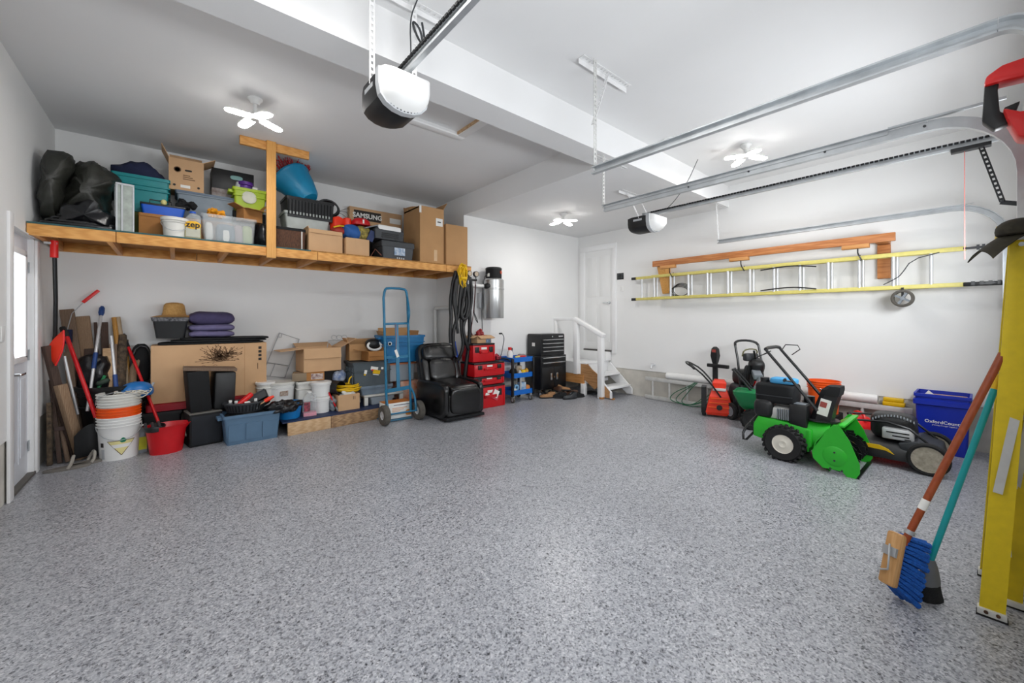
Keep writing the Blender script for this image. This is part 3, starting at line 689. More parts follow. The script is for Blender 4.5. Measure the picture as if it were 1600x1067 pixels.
# handlebars
for x in (-.20, .20):
    m = M(); m.tube([(x, -.03, .50), (x, .20, .80), (x, .36, 1.00), (x, .38, 1.03)], .013, 8, 1); m.obj('handle', BLKM, t)
M().tube([(-.20, .38, 1.03), (-.12, .385, 1.04), (.12, .385, 1.04), (.20, .38, 1.03)], .017, 8).obj('handle_grip', BLK, t)
M().tube([(-.17, .36, 1.0), (-.22, .45, .95), (-.16, .47, .95), (-.1, .45, .96), (-.12, .36, 1.01)], .005, 6).obj('clutch_bail', BLKM, t)
M().tube([(.20, .36, 1.0), (.22, .33, 1.06), (.2, .22, 1.06), (.2, .2, 1.02), (.2, .27, .96)], .005, 6).obj('clutch_bail', BLKM, t)
M().tube([(-.2, .16, .74), (-.25, .20, .75), (-.26, .205, .755)], [.008, .008, .02], 8).obj('knob', BLK, t)
M().tube([(-.03, .5, .35), (-.1, .62, .18), (-.14, .60, .06), (-.1, .5, .2)], .012, 6, 1).obj('rear_brace', BLKM, t)

# ------------------------------------------------------------------ lawn mower
t = thing('lawn_mower', 'black push lawn mower with beige wheels and yellow stripe', 'lawn mower', (5.14, .58, 0))
for x, y, r in ((-.27, -.27, .135), (.27, -.27, .135), (-.25, .36, .10), (.25, .36, .10)): wheel(t, x, y, r, .055, RUB, mat('beige_hub', '#b9b0a0', .6, col2='#97907f', scale=40), .78)
deck = [[(-.22, -.34, z), (.22, -.34, z), (.26, -.1, z), (.26, .25, z), (.18, .42, z), (-.18, .42, z), (-.26, .25, z), (-.26, -.1, z)] for z in (.07, .14, .19)]
deck[2] = [(x*.86, y*.9, z) for x, y, z in deck[2]]; deck.append([(x*.6, y*.7, .22) for x, y, z in deck[0]])
M().rings(deck).obj('deck', BLK, t, ang=50)
m = M(); m.prism([(.26, .155), (.0, .145), (-.06, .12), (-.02, .16), (.04, .185), (.24, .18)], 'x', -.268, -.258); m.obj('yellow_stripe', YELC, t)
M().pillow((0, -.03, .33), (.30, .32, .24), e=.55, e2=.5, n=18, amp=.006, flat=.8).obj('engine_cover', BLK, t)
m = M()
for k in range(14): m.box((-.09, .10-.021*k, .415-.05*(k/14-.5)**2*4), (.12, .008, .02), rot=(0, .5, 0))
m.obj('cooling_louvre', GRY, t)
mf = M(); mf.b2((-.205, -.18, .24), (-.15, .03, .34), bev=.012); mo = mf.obj('muffler_guard', ALU, t)
m = M(); m.b2((-.209, -.15, .30), (-.204, .0, .31)); m.b2((-.209, -.15, .27), (-.204, -.04, .28)); m.b2((-.209, -.16, .25), (-.204, -.12, .258)); m.obj('guard_slot', BLK2, mo)
M().prism([(-.36, .12), (-.34, .21), (-.2, .26), (-.08, .22), (-.1, .14)], 'x', -.235, .235, bev=.01).obj('rear_housing', DKG, t)
for x in (-.2, .2): M().tube([(x, -.3, .22), (x, -.1, .40), (x*.95, .3, .36)], .011, 6, 1).obj('folded_handle', BLKM, t)

# ------------------------------------------------------------------ recycling bin
t = thing('recycling_bin', 'tall blue recycling bin with white lettering beside the mower', 'bin', (5.90, .275, 0))
def rect(x, y, z, r=.02, n=4):
    p = []
    for cx, cy, a0 in ((x-r, y-r, 0), (-x+r, y-r, pi/2), (-x+r, -y+r, pi), (x-r, -y+r, 3*pi/2)):
        for k in range(n+1): p.append((cx+r*cos(a0+k*pi/2/n), cy+r*sin(a0+k*pi/2/n), z))
    return p
def tub(name, m_, parent, x0, y0, x1, y1, h, lip=.012, th=.006, r=.02, base=0):
    # tapered open tub with a rolled lip
    a = [rect(x0, y0, base, r), rect(x1, y1, base+h-.03, r), rect(x1+lip, y1+lip, base+h-.03, r), rect(x1+lip, y1+lip, base+h, r), rect(x1-th, y1-th, base+h, r*.8), rect(x0-th, y0-th, base+.01, r*.8)]
    return M().rings(a).obj(name, m_, parent, ang=30)
tub('body', BIN, t, .155, .165, .175, .185, .58, lip=.01)
M().rings([rect(.183, .193, .47), rect(.19, .20, .475), rect(.19, .20, .52), rect(.178, .19, .525)], False, False).obj('collar', BIN, t, ang=30)
text('lettering', 'OxfordCounty', .042, PAPER, t, (-.1665, -.01, .31), (pi/2, 0, -pi/2), bold=.0006)
text('lettering', 'growing stronger together', .016, PAPER, t, (-.166, -.02, .28), (pi/2, 0, -pi/2))
tag(M().prism([(-.05, 0), (.05, 0), (.01, .06)], 'x', 0, .002).obj('paper_scrap', PAPER, None, (5.83, .36, .545)), 'white paper corner poking out of the blue recycling bin', 'paper')
tag(M().box((0, 0, 0), (.26, .28, .04), bev=.01).obj('carton_scrap', CARD2, None, (5.9, .25, .53)), 'flattened brown packaging inside the blue recycling bin', 'packaging')

# ------------------------------------------------------------------ gas cans, orange bucket
def gascan(x, y, rz, label):
    t = thing('gas_can', label, 'gas can', (x, y, 0), rz, 'red gas cans')
    M().prism([(-.11, 0), (.11, 0), (.115, .17), (.05, .26), (-.05, .26), (-.115, .17)], 'y', -.085, .085, bev=.015).obj('body', REDB, t)
    M().tube([(-.09, 0, .22), (-.06, 0, .30), (.03, 0, .31), (.06, 0, .26)], .014, 8, 1).obj('handle', REDB, t)
    M().cyl((.08, 0, .21), (.12, 0, .27), .025, .02, 14).obj('cap', BLK, t)
gascan(5.74, .90, .9, 'red gas can between the snow blower and the wall, farther one')
gascan(5.86, .66, 1.9, 'red gas can right behind the lawn mower engine')
tag(M().b2((-.17, -.17, 0), (.17, .17, .235), bev=.01).obj('storage_crate', BLK2, None, (5.80, 1.24, 0)), 'black crate under the orange bucket', 'crate')
def bucket(name, label, cat, x, y, z, m_, r0=.13, r1=.15, h=.37, group=None, lid=None, ribs=3, bail=None, rz=0):
    t = thing(name, label, cat, (x, y, z), rz, group)
    pr = [(r0, 0), (r0+(r1-r0)*.75, h*.75)]
    for k in range(ribs):
        zz = h*(.76+.07*k); rr = r0+(r1-r0)*(.76+.07*k); pr += [(rr, zz), (rr+.009, zz+.002), (rr+.009, zz+.01), (rr, zz+.012)]
    pr += [(r1, h-.012), (r1+.006, h-.01), (r1+.006, h), (r1-.003, h), (r0-.003, .006)]
    if lid: pr = pr[:-2]+[(r1-.002, h)]
    M().lathe(pr, 32).obj('body', m_, t, ang=30)
    if lid: M().lathe([(r1+.011, -.02), (r1+.013, .004), (r1+.002, .010), (r1-.01, .003), (.001, .003)], 32, (0, 0, h)).obj('lid', lid, t, ang=30)
    if bail: M().tube([((r1+.008)*cos(a), (r1+.008)*sin(a)*.9 if 0 else -(r1+.008)*sin(a), h*.8-bail*sin(a)) for a in [pi*k/12 for k in range(13)]], .003, 6).obj('bail_handle', STEEL, t)
    return t
bucket('bucket', 'bright orange bucket standing behind the snow blower chute', 'bucket', 5.80, 1.22, .237, ORNG, .135, .155, .37, ribs=4, bail=.12)

# ------------------------------------------------------------------ electric dethatcher, pressure washer, spreader
t = thing('electric_dethatcher', 'orange and black electric lawn machine stood upright with looped handle', 'lawn machine', (5.68, 2.34, 0), -1.18)
def tz(z, w, d): return [(-w, -d, z), (w, -d, z), (w*1.02, d, z), (-w*1.02, d, z)]
M().rings([tz(.03, .15, .10), tz(.07, .165, .12), tz(.28, .12, .12), tz(.36, .09, .09)]).obj('hood', ORRED, t, ang=20)
for k in range(3): M().b2((-.135+.014*k, -.128, .13+.06*k), (.135-.014*k, -.10, .145+.06*k), bev=.004).obj('hood_rib', ORNG, t)
for x in (-.19, .19):
    M().rings([[(x+a, b, z) for a, b in ((-.03, -.10), (.03, -.10), (.03, .10), (-.03, .10))] for z in (.05, .40)]).obj('side_frame', BLK, t)
    wheel(t, x, -.02, .09, .05, RUB, DKG, .6)
M().b2((-.08, -.12, .36), (.08, .02, .395), bev=.006).obj('silver_band', ALUD, t)
M().rings([tz(.395, .075, .08), tz(.46, .085, .085), tz(.50, .06, .06)]).obj('motor_cap', ORRED, t, ang=30)
M().cyl((0, -.11, .14), (0, -.135, .14), .035, n=16).obj('knob', BLK, t)
m = M(); m.tube([(-.12, .02, .28), (-.14, -.1, .46), (-.16, -.24, .62), (-.15, -.38, .70), (-.05, -.42, .72), (.05, -.42, .72), (.15, -.38, .70), (.16, -.24, .62), (.14, -.1, .46), (.12, .02, .28)], .011, 8, 1); m.tf((0, 0, 0), (0, 0, -1.6)); m.obj('looped_handle', BLKM, t)
m = M(); m.bar((-.02, -.38, .70), (.10, -.30, .64), .03, .03, bev=.006); m.tf((0, 0, 0), (0, 0, -1.6)); m.obj('switch_box', BLK, t)
t = thing('pressure_washer', 'black pressure washer with tall handle loop and coiled hose', 'pressure washer', (5.80, 2.08, 0), -.55)
m = M()
for x in (-.17, .17): m.tube([(x, -.14, .06), (x, -.15, .4), (x, -.12, .75), (x, -.06, .98)], .014, 8, 1)
m.obj('upright_frame', BLKM, t)
M().tube([(-.17, -.06, .98), (-.15, -.03, 1.02), (-.06, .0, 1.04), (.06, .0, 1.04), (.15, -.03, 1.02), (.17, -.06, .98)], .016, 8, 1).obj('handle_grip', BLK, t)
M().tube([(-.1, -.10, .84), (-.1, -.13, .92), (0, -.13, .94), (.1, -.13, .92), (.1, -.10, .84)], .009, 8, 1).obj('inner_bail', mat('olive_metal', '#6d6a4a', .5), t)
for x in (-.2, .2): wheel(t, x, -.02, .11, .05, RUB, GRY, .6)
M().b2((-.18, -.14, .1), (.18, .12, .13), bev=.005).obj('base_plate', BLKM, t)
M().pillow((0, .0, .33), (.3, .28, .3), e=.5, n=14).obj('engine', DKG, t)
M().pillow((0, -.02, .56), (.26, .22, .2), e=.5, n=14).obj('fuel_tank', BLK, t)
M().b2((-.10, -.18, .78), (.08, -.10, .88), bev=.02).obj('control_box', DKG, t)
m = M()
for k in range(6): m.tube([(-.10+.012*k+.04*cos(a), -.18-.01*(k % 2), .60+.13*sin(a)) for a in [2*pi*q/12 for q in range(12)]], .009, 6, 1, closed=True)
m.obj('hose_coil', BLK, t)
M().b2((.02, -.2, .45), (.14, -.14, .52), bev=.01).obj('pump', REDB, t)
t = thing('leaf_vacuum', 'black leaf vacuum tube with a red-lined nozzle standing upright against the wall', 'garden tool', (5.93, 2.5, 0), -.2)
M().b2((-.02, -.035, 0), (.02, .035, .72), bev=.01).obj('tube', BLK, t)
M().rings([[(a, b, z) for a, b in ((-w_, -w_*1.3), (w_, -w_*1.3), (w_, w_*1.3), (-w_, w_*1.3))] for z, w_ in ((.70, .025), (.80, .038), (.90, .03), (.93, .012))]).obj('nozzle', BLK, t, ang=20)
M().b2((-.034, -.03, .78), (-.03, .03, .89), bev=.001).obj('red_lining', mat('dull_red', '#a2443a', .6), t)
M().bar((-.03, -.22, .66), (-.03, .10, .66), .045, .05, bev=.008).obj('cross_handle', BLK, t)
t = thing('grass_trimmer', 'grey and black power head with clear guard leaning by the spreader', 'garden tool', (5.72, 1.90, 0), -.9)
M().tube([(.14, .2, .02), (.05, .05, .5), (0, 0, .76), (-.05, -.06, .92)], .013, 8, 1).obj('shaft', BLKM, t)
M().pillow((.0, .0, .72), (.17, .2, .2), e=.7, rot=(.4, 0, 0), n=12).obj('power_head', BLK, t)
M().bar((-.02, -.02, .66), (-.05, -.20, .60), .10, .07, bev=.015).obj('grey_shell', GRY, t)
M().sheet(lambda u, v: (-.08+.03*cos(u*3), -.16-.1*v+.02*u, .60-.22*u+.02*v), 6, 3, .004).obj('guard', CLEARB, t)
t = thing('broadcast_spreader', 'green hopper broadcast spreader with dark wheels by the pressure washer', 'spreader', (5.38, 1.86, 0), .2)
m = M(); m.rings([rect(.07, .05, .22), rect(.14, .10, .28, .04), rect(.20, .155, .42, .05), rect(.205, .16, .45, .05), rect(.19, .145, .45, .05), rect(.13, .09, .29, .04)]); m.obj('hopper', GRND, t, ang=35)
m = M(); m.sheet(lambda u, v: (-.19+.38*u, -.14+.28*v, .44+.03*sin(pi*u)*sin(pi*v)), 8, 6, .003); m.obj('rain_cover', GRND, t)
M().b2((-.04, -.158, .36), (.04, -.15, .40)).obj('label', PAPER, t)
for x in (-.13, .19): wheel(t, x, -.05, .118, .05, RUB, BLK, .55, 18)
M().cyl((-.15, -.05, .118), (.2, -.05, .118), .009, n=8).obj('axle', STEEL, t)
M().b2((-.06, -.05, .17), (.06, .05, .21), bev=.006).obj('spinner_guard', ORRED, t)
m = M()
for x in (-.07, .08): m.tube([(x, -.32, .13), (x, -.17, .25), (x, .02, .52), (x-.02, .17, .70)], .012, 8, 1)
m.bar((-.09, .17, .70), (.08, .17, .70), .022, .022)
m.obj('push_handle', BLKM, t)
m = M(); m.tube([(-.15, -.18, .35), (-.13, -.22, .2), (-.10, -.25, .03)], .006, 6); m.tube([(.04, -.15, .3), (.1, -.2, .02)], .008, 6); m.obj('stand_leg', ALU, t)

# ------------------------------------------------------------------ brooms, step ladder, cap, red saw (front right)
def ab(a, b): return V(a), V(b)
t = thing('push_broom', 'wooden push broom with blue bristles and long brown handle', 'broom', (2.62, .22, 0))
# head stands on its bristle tips, tilted; handle leans to the ladder
hd = V((-.03, .05, .20)); tip = V((.17, -.27, 1.17))
M().tube([hd, hd.lerp(tip, .5), tip], .0145, 12).obj('handle', BRMH, t)
dv = (tip-hd).normalized()
M().cyl(hd+dv*.26, hd+dv*.31, .0155, n=12).obj('sticker', PAPER, t)
M().cyl(hd+dv*.13, hd+dv*.15, .019, n=12).obj('clamp', STEEL, t)
rotb = (R(-6), R(20), R(-35))
M().box((0, 0, 0), (.035, .07, .24), bev=.012).obj('wooden_block', mat('broom_block', '#c99c68', .6, kind='wood', col2='#b98a55', scale=9, stretch=(3, 3, .3)), t, (-.05, .06, .20), rotb)
m = M(); rg = random.Random(2)
for i in range(13):
    for j in range(5):
        z = -.11+.22*i/12; y = -.024+.048*j/4
        q = (.118+rg.uniform(-.006, .006), y*1.9+rg.uniform(-.004, .004), z*1.22-.02+rg.uniform(-.005, .005))
        m.tube([(.014, y, z), ((.014+q[0])/2, (y+q[1])/2*1.02, (z+q[2])/2+.002), q], [.0075, .011, .0125], 6)
o_ = m.obj('blue_bristles', BLUBR, t, (-.05, .06, .20), rotb); o_['kind'] = 'stuff'
m = M(); m.b2((-.028, -.03, .01), (-.018, .03, .05)); m.tube([(-.03, .0, .06), (-.045, -.02, .0), (-.04, -.02, -.05), (-.028, .03, -.07)], .004, 6); m.obj('wire_brace', STEEL, t, (-.05, .06, .20), rotb)
t = thing('teal_broom', 'broom with teal handle and small grey angled head, leaning on the ladder', 'broom', (2.72, .17, 0))
hd = V((.0, .0, .17)); tip = V((.14, -.22, 1.10))
dv = (tip-hd).normalized()
M().tube([hd, tip-dv*.1], .0125, 12).obj('handle', TEALH, t); M().tube([tip-dv*.1, tip-dv*.03], .013, 12).obj('yellow_collar', YELC, t); M().tube([tip-dv*.03, tip], [.012, .006], 12).obj('hang_tip', GRY, t)
def oc(z, x, y, cx=0): return [(cx+x*cos(a), y*sin(a), z) for a in [2*pi*k/12 for k in range(12)]]
M().rings([oc(.19, .02, .02), oc(.15, .04, .025), oc(.09, .055, .03), oc(.075, .055, .03)]).obj('broom_cap', mat('grey_rubberised', '#6d7074', .6), t, (0, 0, 0), (0, 0, -.5))
M().rings([oc(.078, .052, .028), oc(.03, .055, .032, .005), oc(.0, .06, .035, .01)]).obj('bristles', mat('black_bristle', '#1d1f22', .9, bump=.8, bscale=250), t, (0, 0, 0), (0, 0, -.5))

t = thing('step_ladder', 'yellow fibreglass step ladder folded against the front wall', 'ladder', (2.76, 0, 0))
def channel(a, b, w, parent, nm, m_, wb, fl=.03, sgn=1):   # channel rail leaning in the yz plane; a,b = (x,y,z) of the front edge
    a = V(a); b = V(b)
    m = M()
    m.rings([[(p.x, p.y, p.z), (p.x, p.y-wq, p.z), (p.x+sgn*fl, p.y-wq, p.z), (p.x+sgn*fl, p.y-wq+.005, p.z), (p.x+sgn*.005, p.y-wq+.005, p.z), (p.x+sgn*.005, p.y-.005, p.z), (p.x+sgn*fl, p.y-.005, p.z), (p.x+sgn*fl, p.y, p.z)] for p, wq in ((a, wb), (b, w))])
    return m.obj(nm, m_, parent, ang=20)
channel((0, .018, .03), (.02, -.072, 1.70), .075, t, 'front_rail', YEL, .075)
channel((.44, .018, .03), (.36, -.072, 1.70), .075, t, 'front_rail', YEL, .075, sgn=-1)
channel((.18, -.055, .03), (.05, -.12, 1.60), .05, t, 'rear_rail', YEL, .055)
channel((.62, -.055, .03), (.45, -.12, 1.60), .05, t, 'rear_rail', YEL, .055, sgn=-1)
for k in range(5):
    z = .30*(k+1); q = z/1.7; M().b2((.005+.02*q, .012-.09*q-.07, z-.012), (.44-.08*q-.005, .012-.09*q, z+.012), bev=.003).obj('step', ALU, t)
for x, y in ((0, .018), (.44, .018)):
    m = M(); s_ = 1 if x == 0 else -1
    m.b2((x-.012 if s_ > 0 else x-.035, y-.08, .0), (x+.035 if s_ > 0 else x+.012, y+.006, .035), bev=.004); f_ = m.obj('foot', WHTD, t)
    M().b2((x-.014 if s_ > 0 else x-.037, y-.083, -.0), (x+.037 if s_ > 0 else x+.014, y+.009, .008)).obj('rubber_sole', RUB, f_)
    m = M()
    for dy in (-.02, -.055): m.cyl((x-s_*.013, y+dy, .025), (x-s_*.020, y+dy, .025), .007, n=8)
    m.obj('rivet', BRN, f_)
for x, y in ((.18, -.055), (.62, -.055)):
    m = M(); m.b2((x-.015, y-.058, 0), (x+.035, y+.006, .03), bev=.004); f_ = m.obj('foot', WHTD, t); M().b2((x-.017, y-.06, 0), (x+.037, y+.008, .007)).obj('rubber_sole', RUB, f_)
M().bar((-.008, -.035, .56), (.03, -.12, 1.15), .006, .028, up=(0, 1, .3)).obj('spreader_bar', ALUD, t)
M().bar((.14, -.09, .56), (.08, -.13, .95), .006, .024, up=(0, 1, .3)).obj('spreader_bar', ALUD, t)
M().b2((-.005, -.16, 1.70), (.40, -.03, 1.73), bev=.006).obj('top_cap', YEL, t)
m = M(); m.b2((-.012, -.15, 1.66), (-.004, -.06, 1.73)); m.obj('corner_plate', ALU, t)
m = M()
for y, z in ((-.10, 1.70), (-.10, 1.64), (-.13, 1.70)): m.cyl((-.004, y, z), (-.016, y, z), .009, n=10)
m.obj('rivet', STEEL, t)
t = thing('baseball_cap', 'dark olive cap hanging over the top of the yellow step ladder', 'cap', (2.785, -.035, 1.70), -1.0)
t.scale = (.72, .72, .8)
OLV = mat('dark_olive_cloth', '#34301f', .85, col2='#241f17', scale=25, bump=.1)
m = M(); m.pillow((.05, -.08, .0), (.20, .17, .13), e=.9, n=12, flat=.4); m.obj('crown', OLV, t)
m = M(); m.sheet(lambda u, v: (-.12+.16*u, -.15+.19*v, .0-.10*(1-u)**1.4-.05*(abs(v-.5)*2)**2*(1-u*.5)), 10, 10, .006); m.obj('peak', OLV, t)

t = thing('cordless_saw', 'red cordless power tool with black rear handle, hung on the front wall', 'power tool', (2.86, -.085, 2.18))
t.scale = (1.2, 1.22, 1.22)
TR = mat('tool_red', '#e0201f', .38, var=.03)
def outl(poly, y0_, y1_, nm, m_, bev=.01): return M().prism(poly, 'x', y0_, y1_, bev=bev).obj(nm, m_, t)
# outline in (y, z): handle loop faces the room
outl([(.074, .165), (.068, .20), (.03, .225), (-.11, .235), (-.16, .20), (-.16, .11), (-.06, .12), (-.03, .16), (.035, .165)], -.04, .04, 'top_bridge', TR)
outl([(.035, .175), (.072, .172), (.078, .04), (.05, .0), (.015, .01), (.02, .05), (.035, .06), (.04, .15)], -.024, .024, 'rear_handle', BLK, .006)
outl([(.025, .075), (-.012, .085), (.0, .04), (.02, .04)], -.012, .012, 'trigger', BLK, .003)
outl([(.02, .02), (.03, .065), (-.02, .03), (-.065, .09), (-.06, .14), (-.16, .14), (-.16, -.20), (-.08, -.17), (-.05, -.07), (-.005, -.055)], -.055, .055, 'motor_body', TR, .012)
M().b2((-.058, -.15, -.02), (-.0565, -.09, .03)).obj('badge', PAPER, t)
M().cyl((0, -.12, .14), (0, -.12, .26), .03, n=14).obj('front_grip', BLK, t)

# ------------------------------------------------------------------ generic containers
def carton(name, label, cat, x, y, z, dx, dy, dz, m_, rz=0, flaps=None, tape=True, group=None, th=.006, cutout=False):
    # cardboard box; x,y = centre of the base. flaps = None (shut) or dict side -> angle (0 upright, 90 level outwards)
    t = thing(name, label, cat, (x, y, z), rz, group)
    if flaps is None:
        M().b2((-dx/2, -dy/2, 0), (dx/2, dy/2, dz), bev=.004).obj('body', m_, t)
        s = M(); s.b2((-dx/2+.002, -.002, dz-.0005), (dx/2-.002, .002, dz+.0015)); s.obj('top_seam', CARD3, t)
        if tape: M().b2((-.03, -dy/2-.0012, dz-.16 if dz > .3 else dz*.5), (.03, -dy/2, dz)).obj('tape', CARD2, t)
    else:
        a = M()
        a.rings([[(-dx/2, -dy/2, 0), (dx/2, -dy/2, 0), (dx/2, dy/2, 0), (-dx/2, dy/2, 0)], [(-dx/2, -dy/2, dz), (dx/2, -dy/2, dz), (dx/2, dy/2, dz), (-dx/2, dy/2, dz)],
                 [(-dx/2+th, -dy/2+th, dz), (dx/2-th, -dy/2+th, dz), (dx/2-th, dy/2-th, dz), (-dx/2+th, dy/2-th, dz)], [(-dx/2+th, -dy/2+th, th), (dx/2-th, -dy/2+th, th), (dx/2-th, dy/2-th, th), (-dx/2+th, dy/2-th, th)]])
        a.obj('body', m_, t, ang=20)
        for sd, (an, ln) in flaps.items():
            f = M(); L_ = dx if sd in 'fb' else dy
            f.b2((-L_/2+.003, -th/2, 0), (L_/2-.003, th/2, ln)); o = f.obj('flap', m_, t)
            k = {'f': 0, 'r': pi/2, 'b': pi, 'l': -pi/2}[sd]
            off = {'f': (0, -dy/2+th/2), 'b': (0, dy/2-th/2), 'l': (-dx/2+th/2, 0), 'r': (dx/2-th/2, 0)}[sd]
            o.location = (*off, dz); o.rotation_euler = Euler((R(an), 0, k), 'XYZ')
    if cutout: M().pillow((.015, -dy/2, dz*.66), (.06, .005, .02), e=.5, n=8).obj('hand_hole', INK, t)
    return t
def tote(name, label, cat, x, y, z, dx, dy, dz, m_, rz=0, lid=None, ribs=0, panels=0, group=None, taper=.88, handles=False):
    t = thing(name, label, cat, (x, y, z), rz, group)
    tub('body', m_, t, dx/2*taper, dy/2*taper, dx/2-.012, dy/2-.012, dz)
    for k in range(panels):
        w = dx*taper/panels; xc = -dx*taper/2+w*(k+.5)
        g = M(); g.rings([[(xc-w*.44, -dy/2*taper-.012, dz*.12), (xc+w*.44, -dy/2*taper-.012, dz*.12), (xc+w*.44, -dy/2*taper+.02, dz*.12), (xc-w*.44, -dy/2*taper+.02, dz*.12)],
                          [(xc-w*.44, -(dy/2*taper+(dy/2-.012-dy/2*taper)*.7)-.010, dz*.68), (xc+w*.44, -(dy/2*taper+(dy/2-.012-dy/2*taper)*.7)-.010, dz*.68), (xc+w*.44, -dy/2*taper+.02, dz*.68), (xc-w*.44, -dy/2*taper+.02, dz*.68)]])
        g.obj('panel', m_, t, ang=20)
    for k in range(ribs): M().rings([rect(dx/2-.010, dy/2-.010, dz*(.60+.12*k)), rect(dx/2-.002, dy/2-.002, dz*(.60+.12*k)+.004), rect(dx/2-.002, dy/2-.002, dz*(.60+.12*k)+.012), rect(dx/2-.010, dy/2-.010, dz*(.60+.12*k)+.016)], False, False).obj('rim_rib', m_, t, ang=30)
    if lid:
        M().rings([rect(dx/2+.006, dy/2+.006, dz-.016), rect(dx/2+.006, dy/2+.006, dz+.006), rect(dx/2-.02, dy/2-.02, dz+.010), rect(dx/2-.03, dy/2-.03, dz+.003)]).obj('lid', lid, t, ang=30)
    if handles:
        for s in (-1, 1): M().b2((s*(dx/2-.02), -.07, dz-.055), (s*(dx/2+.035), .07, dz-.02), bev=.006).obj('handle', m_, t)
    return t
def jug(name, label, x, y, z, w, d, h, m_, lab, cap, rz=0):
    t = thing(name, label, 'jug', (x, y, z), rz)
    M().rings([rect(w/2, d/2, 0, .015), rect(w/2, d/2, h*.62, .015), rect(w*.40, d*.40, h*.78, .015), rect(.022, .022, h*.92, .02), rect(.022, .022, h*.95, .02)]).obj('body', m_, t, ang=50)
    M().tube([(w*.12, 0, h*.90), (w*.36, 0, h*.88), (w*.44, 0, h*.74), (w*.40, 0, h*.62)], .011, 8, 1).obj('handle', m_, t)
    M().cyl((0, 0, h*.94), (0, 0, h), .025, n=16).obj('cap', cap, t)
    if lab: M().b2((-w*.42, -d/2-.002, h*.12), (w*.42, -d/2, h*.58)).obj('label', lab, t)
    return t

# ------------------------------------------------------------------ loft shelf on the back wall
SZ = 2.118     # top of the deck
SX0, SX1, SY0, SY1 = XL+.005, 3.42, 5.0, YB1-.003
t = thing('loft_shelf', 'long pine loft shelf along the back wall with a central post', 'shelf', (0, 0, 0))
for a, b in ((SX0, -.40), (-.395, 1.27), (1.275, 2.985), (2.99, SX1)): M().b2((a, SY0, 2.008), (b, SY0+.038, 2.102), bev=.003).obj('front_board', WOODX, t)
for a, b in ((SX0, .2), (.205, 1.7), (1.705, SX1)): M().b2((a, SY1-.038, 2.008), (b, SY1, 2.102), bev=.003).obj('ledger_board', WOODX, t)
for k in range(11):
    x = SX0+.02+k*.43; M().b2((x, SY0+.039, 2.010), (min(x+.038, SX1), SY1-.039, 2.102), bev=.002).obj('joist', WOODY, t)
M().b2((SX0, SY0+.002, 2.103), (1.2, SY1, 2.117)).obj('deck_panel', mat('teal_edged_board', '#2f5a5c', .7), t)
M().b2((1.202, SY0+.002, 2.103), (SX1, SY1, 2.117)).obj('deck_panel', mat('osb_board', '#b58347', .8, col2='#8f632f', scale=30), t)
# underside sheathing seen between the joists
M().b2((SX0+.04, SY0+.04, 2.098), (SX1-.04, SY1-.04, 2.1025)).obj('underside_sheet', mat('osb_underside', '#b07a3e', .8, col2='#8f5f2c', scale=25), t)
M().b2((.755, SY0-.04, 1.985), (.843, SY0-.001, ZC-.002), bev=.003).obj('post', WOODZ, t)
M().b2((.52, SY0-.003, ZC-.092), (1.18, SY0+.036, ZC-.003), bev=.003).obj('ceiling_cleat', WOODX, t)

def crumple(name, label, cat, x, y, z, d, m_, amp=.05, freq=5, seed=1, e=.5, rot=(0, 0, 0), flat=.95, n=22, group=None):
    o = M().pillow((0, 0, d[2]/2*(flat or 1)), d, e=e, amp=amp, freq=freq, seed=seed, n=n, flat=flat, rot=rot).obj(name, m_, None, (x, y, z), ang=70)
    return tag(o, label, cat, group)
def slab(name, label, cat, outline, y0, y1, m_, amp=.02, freq=7, seed=0, nr=12, step=.03):
    # crumpled bundle: an outline in xz given real depth from y0 to y1, rounded at both ends
    pts = []; n = len(outline)
    for i in range(n):
        a, b = outline[i], outline[(i+1) % n]; k = max(1, int(sqrt((a[0]-b[0])**2+(a[1]-b[1])**2)/step))
        pts += [(a[0]+(b[0]-a[0])*j/k, a[1]+(b[1]-a[1])*j/k) for j in range(k)]
    cx = sum(p[0] for p in pts)/len(pts); cz = sum(p[1] for p in pts)/len(pts); zb = min(p[1] for p in pts)
    rr = []
    for r in range(nr+1):
        w = -1+2*r/nr; s = (1-abs(w)**3.2)**.5 if abs(w) < 1 else .0; s = max(s, .12)
        ring = []
        for x, z in pts:
            q = V((cx+(x-cx)*s, y0+(y1-y0)*r/nr, max(zb, cz+(z-cz)*s)))
            f_ = V((q.x*freq, q.y*freq*.8, q.z*freq))+V((seed*3.3, seed, 0))
            k = noise.fractal(f_, 1.0, 2.1, 3)-.9*abs(noise.noise(f_*1.6))
            d_ = V((x-cx, (w*.15), z-cz)).normalized(); q = q+d_*amp*k; q.z = max(q.z, zb); ring.append(q)
        rr.append(ring)
    return tag(M().rings(rr).obj(name, m_, None, ang=55), label, cat)
for k in range(4): tag(M().pillow((0, 0, .016), (.50-.03*k, .56-.03*k, .034), e=.3, amp=.012, freq=8, seed=k, n=14).obj('folded_sheet', TARPB, None, (-.625+.01*k, 5.31+.02*k, SZ+.031*k), (0, 0, .03*k)), ('lowest', 'second lowest', 'second highest', 'topmost')[k]+' folded black plastic sheet under the loft tarps', 'tarp', 'folded black sheets on the loft')
slab('tarp_roll', 'tall dark grey rolled tarp at the left end of the loft', 'tarp', [(-0.885, 2.207), (-0.896, 2.414), (-0.87, 2.695), (-0.838, 2.798), (-0.752, 2.81), (-0.694, 2.78), (-0.687, 2.674), (-0.733, 2.476), (-0.767, 2.317), (-0.789, 2.212)], 5.10, 5.55, TARP, .03, 9, 3)
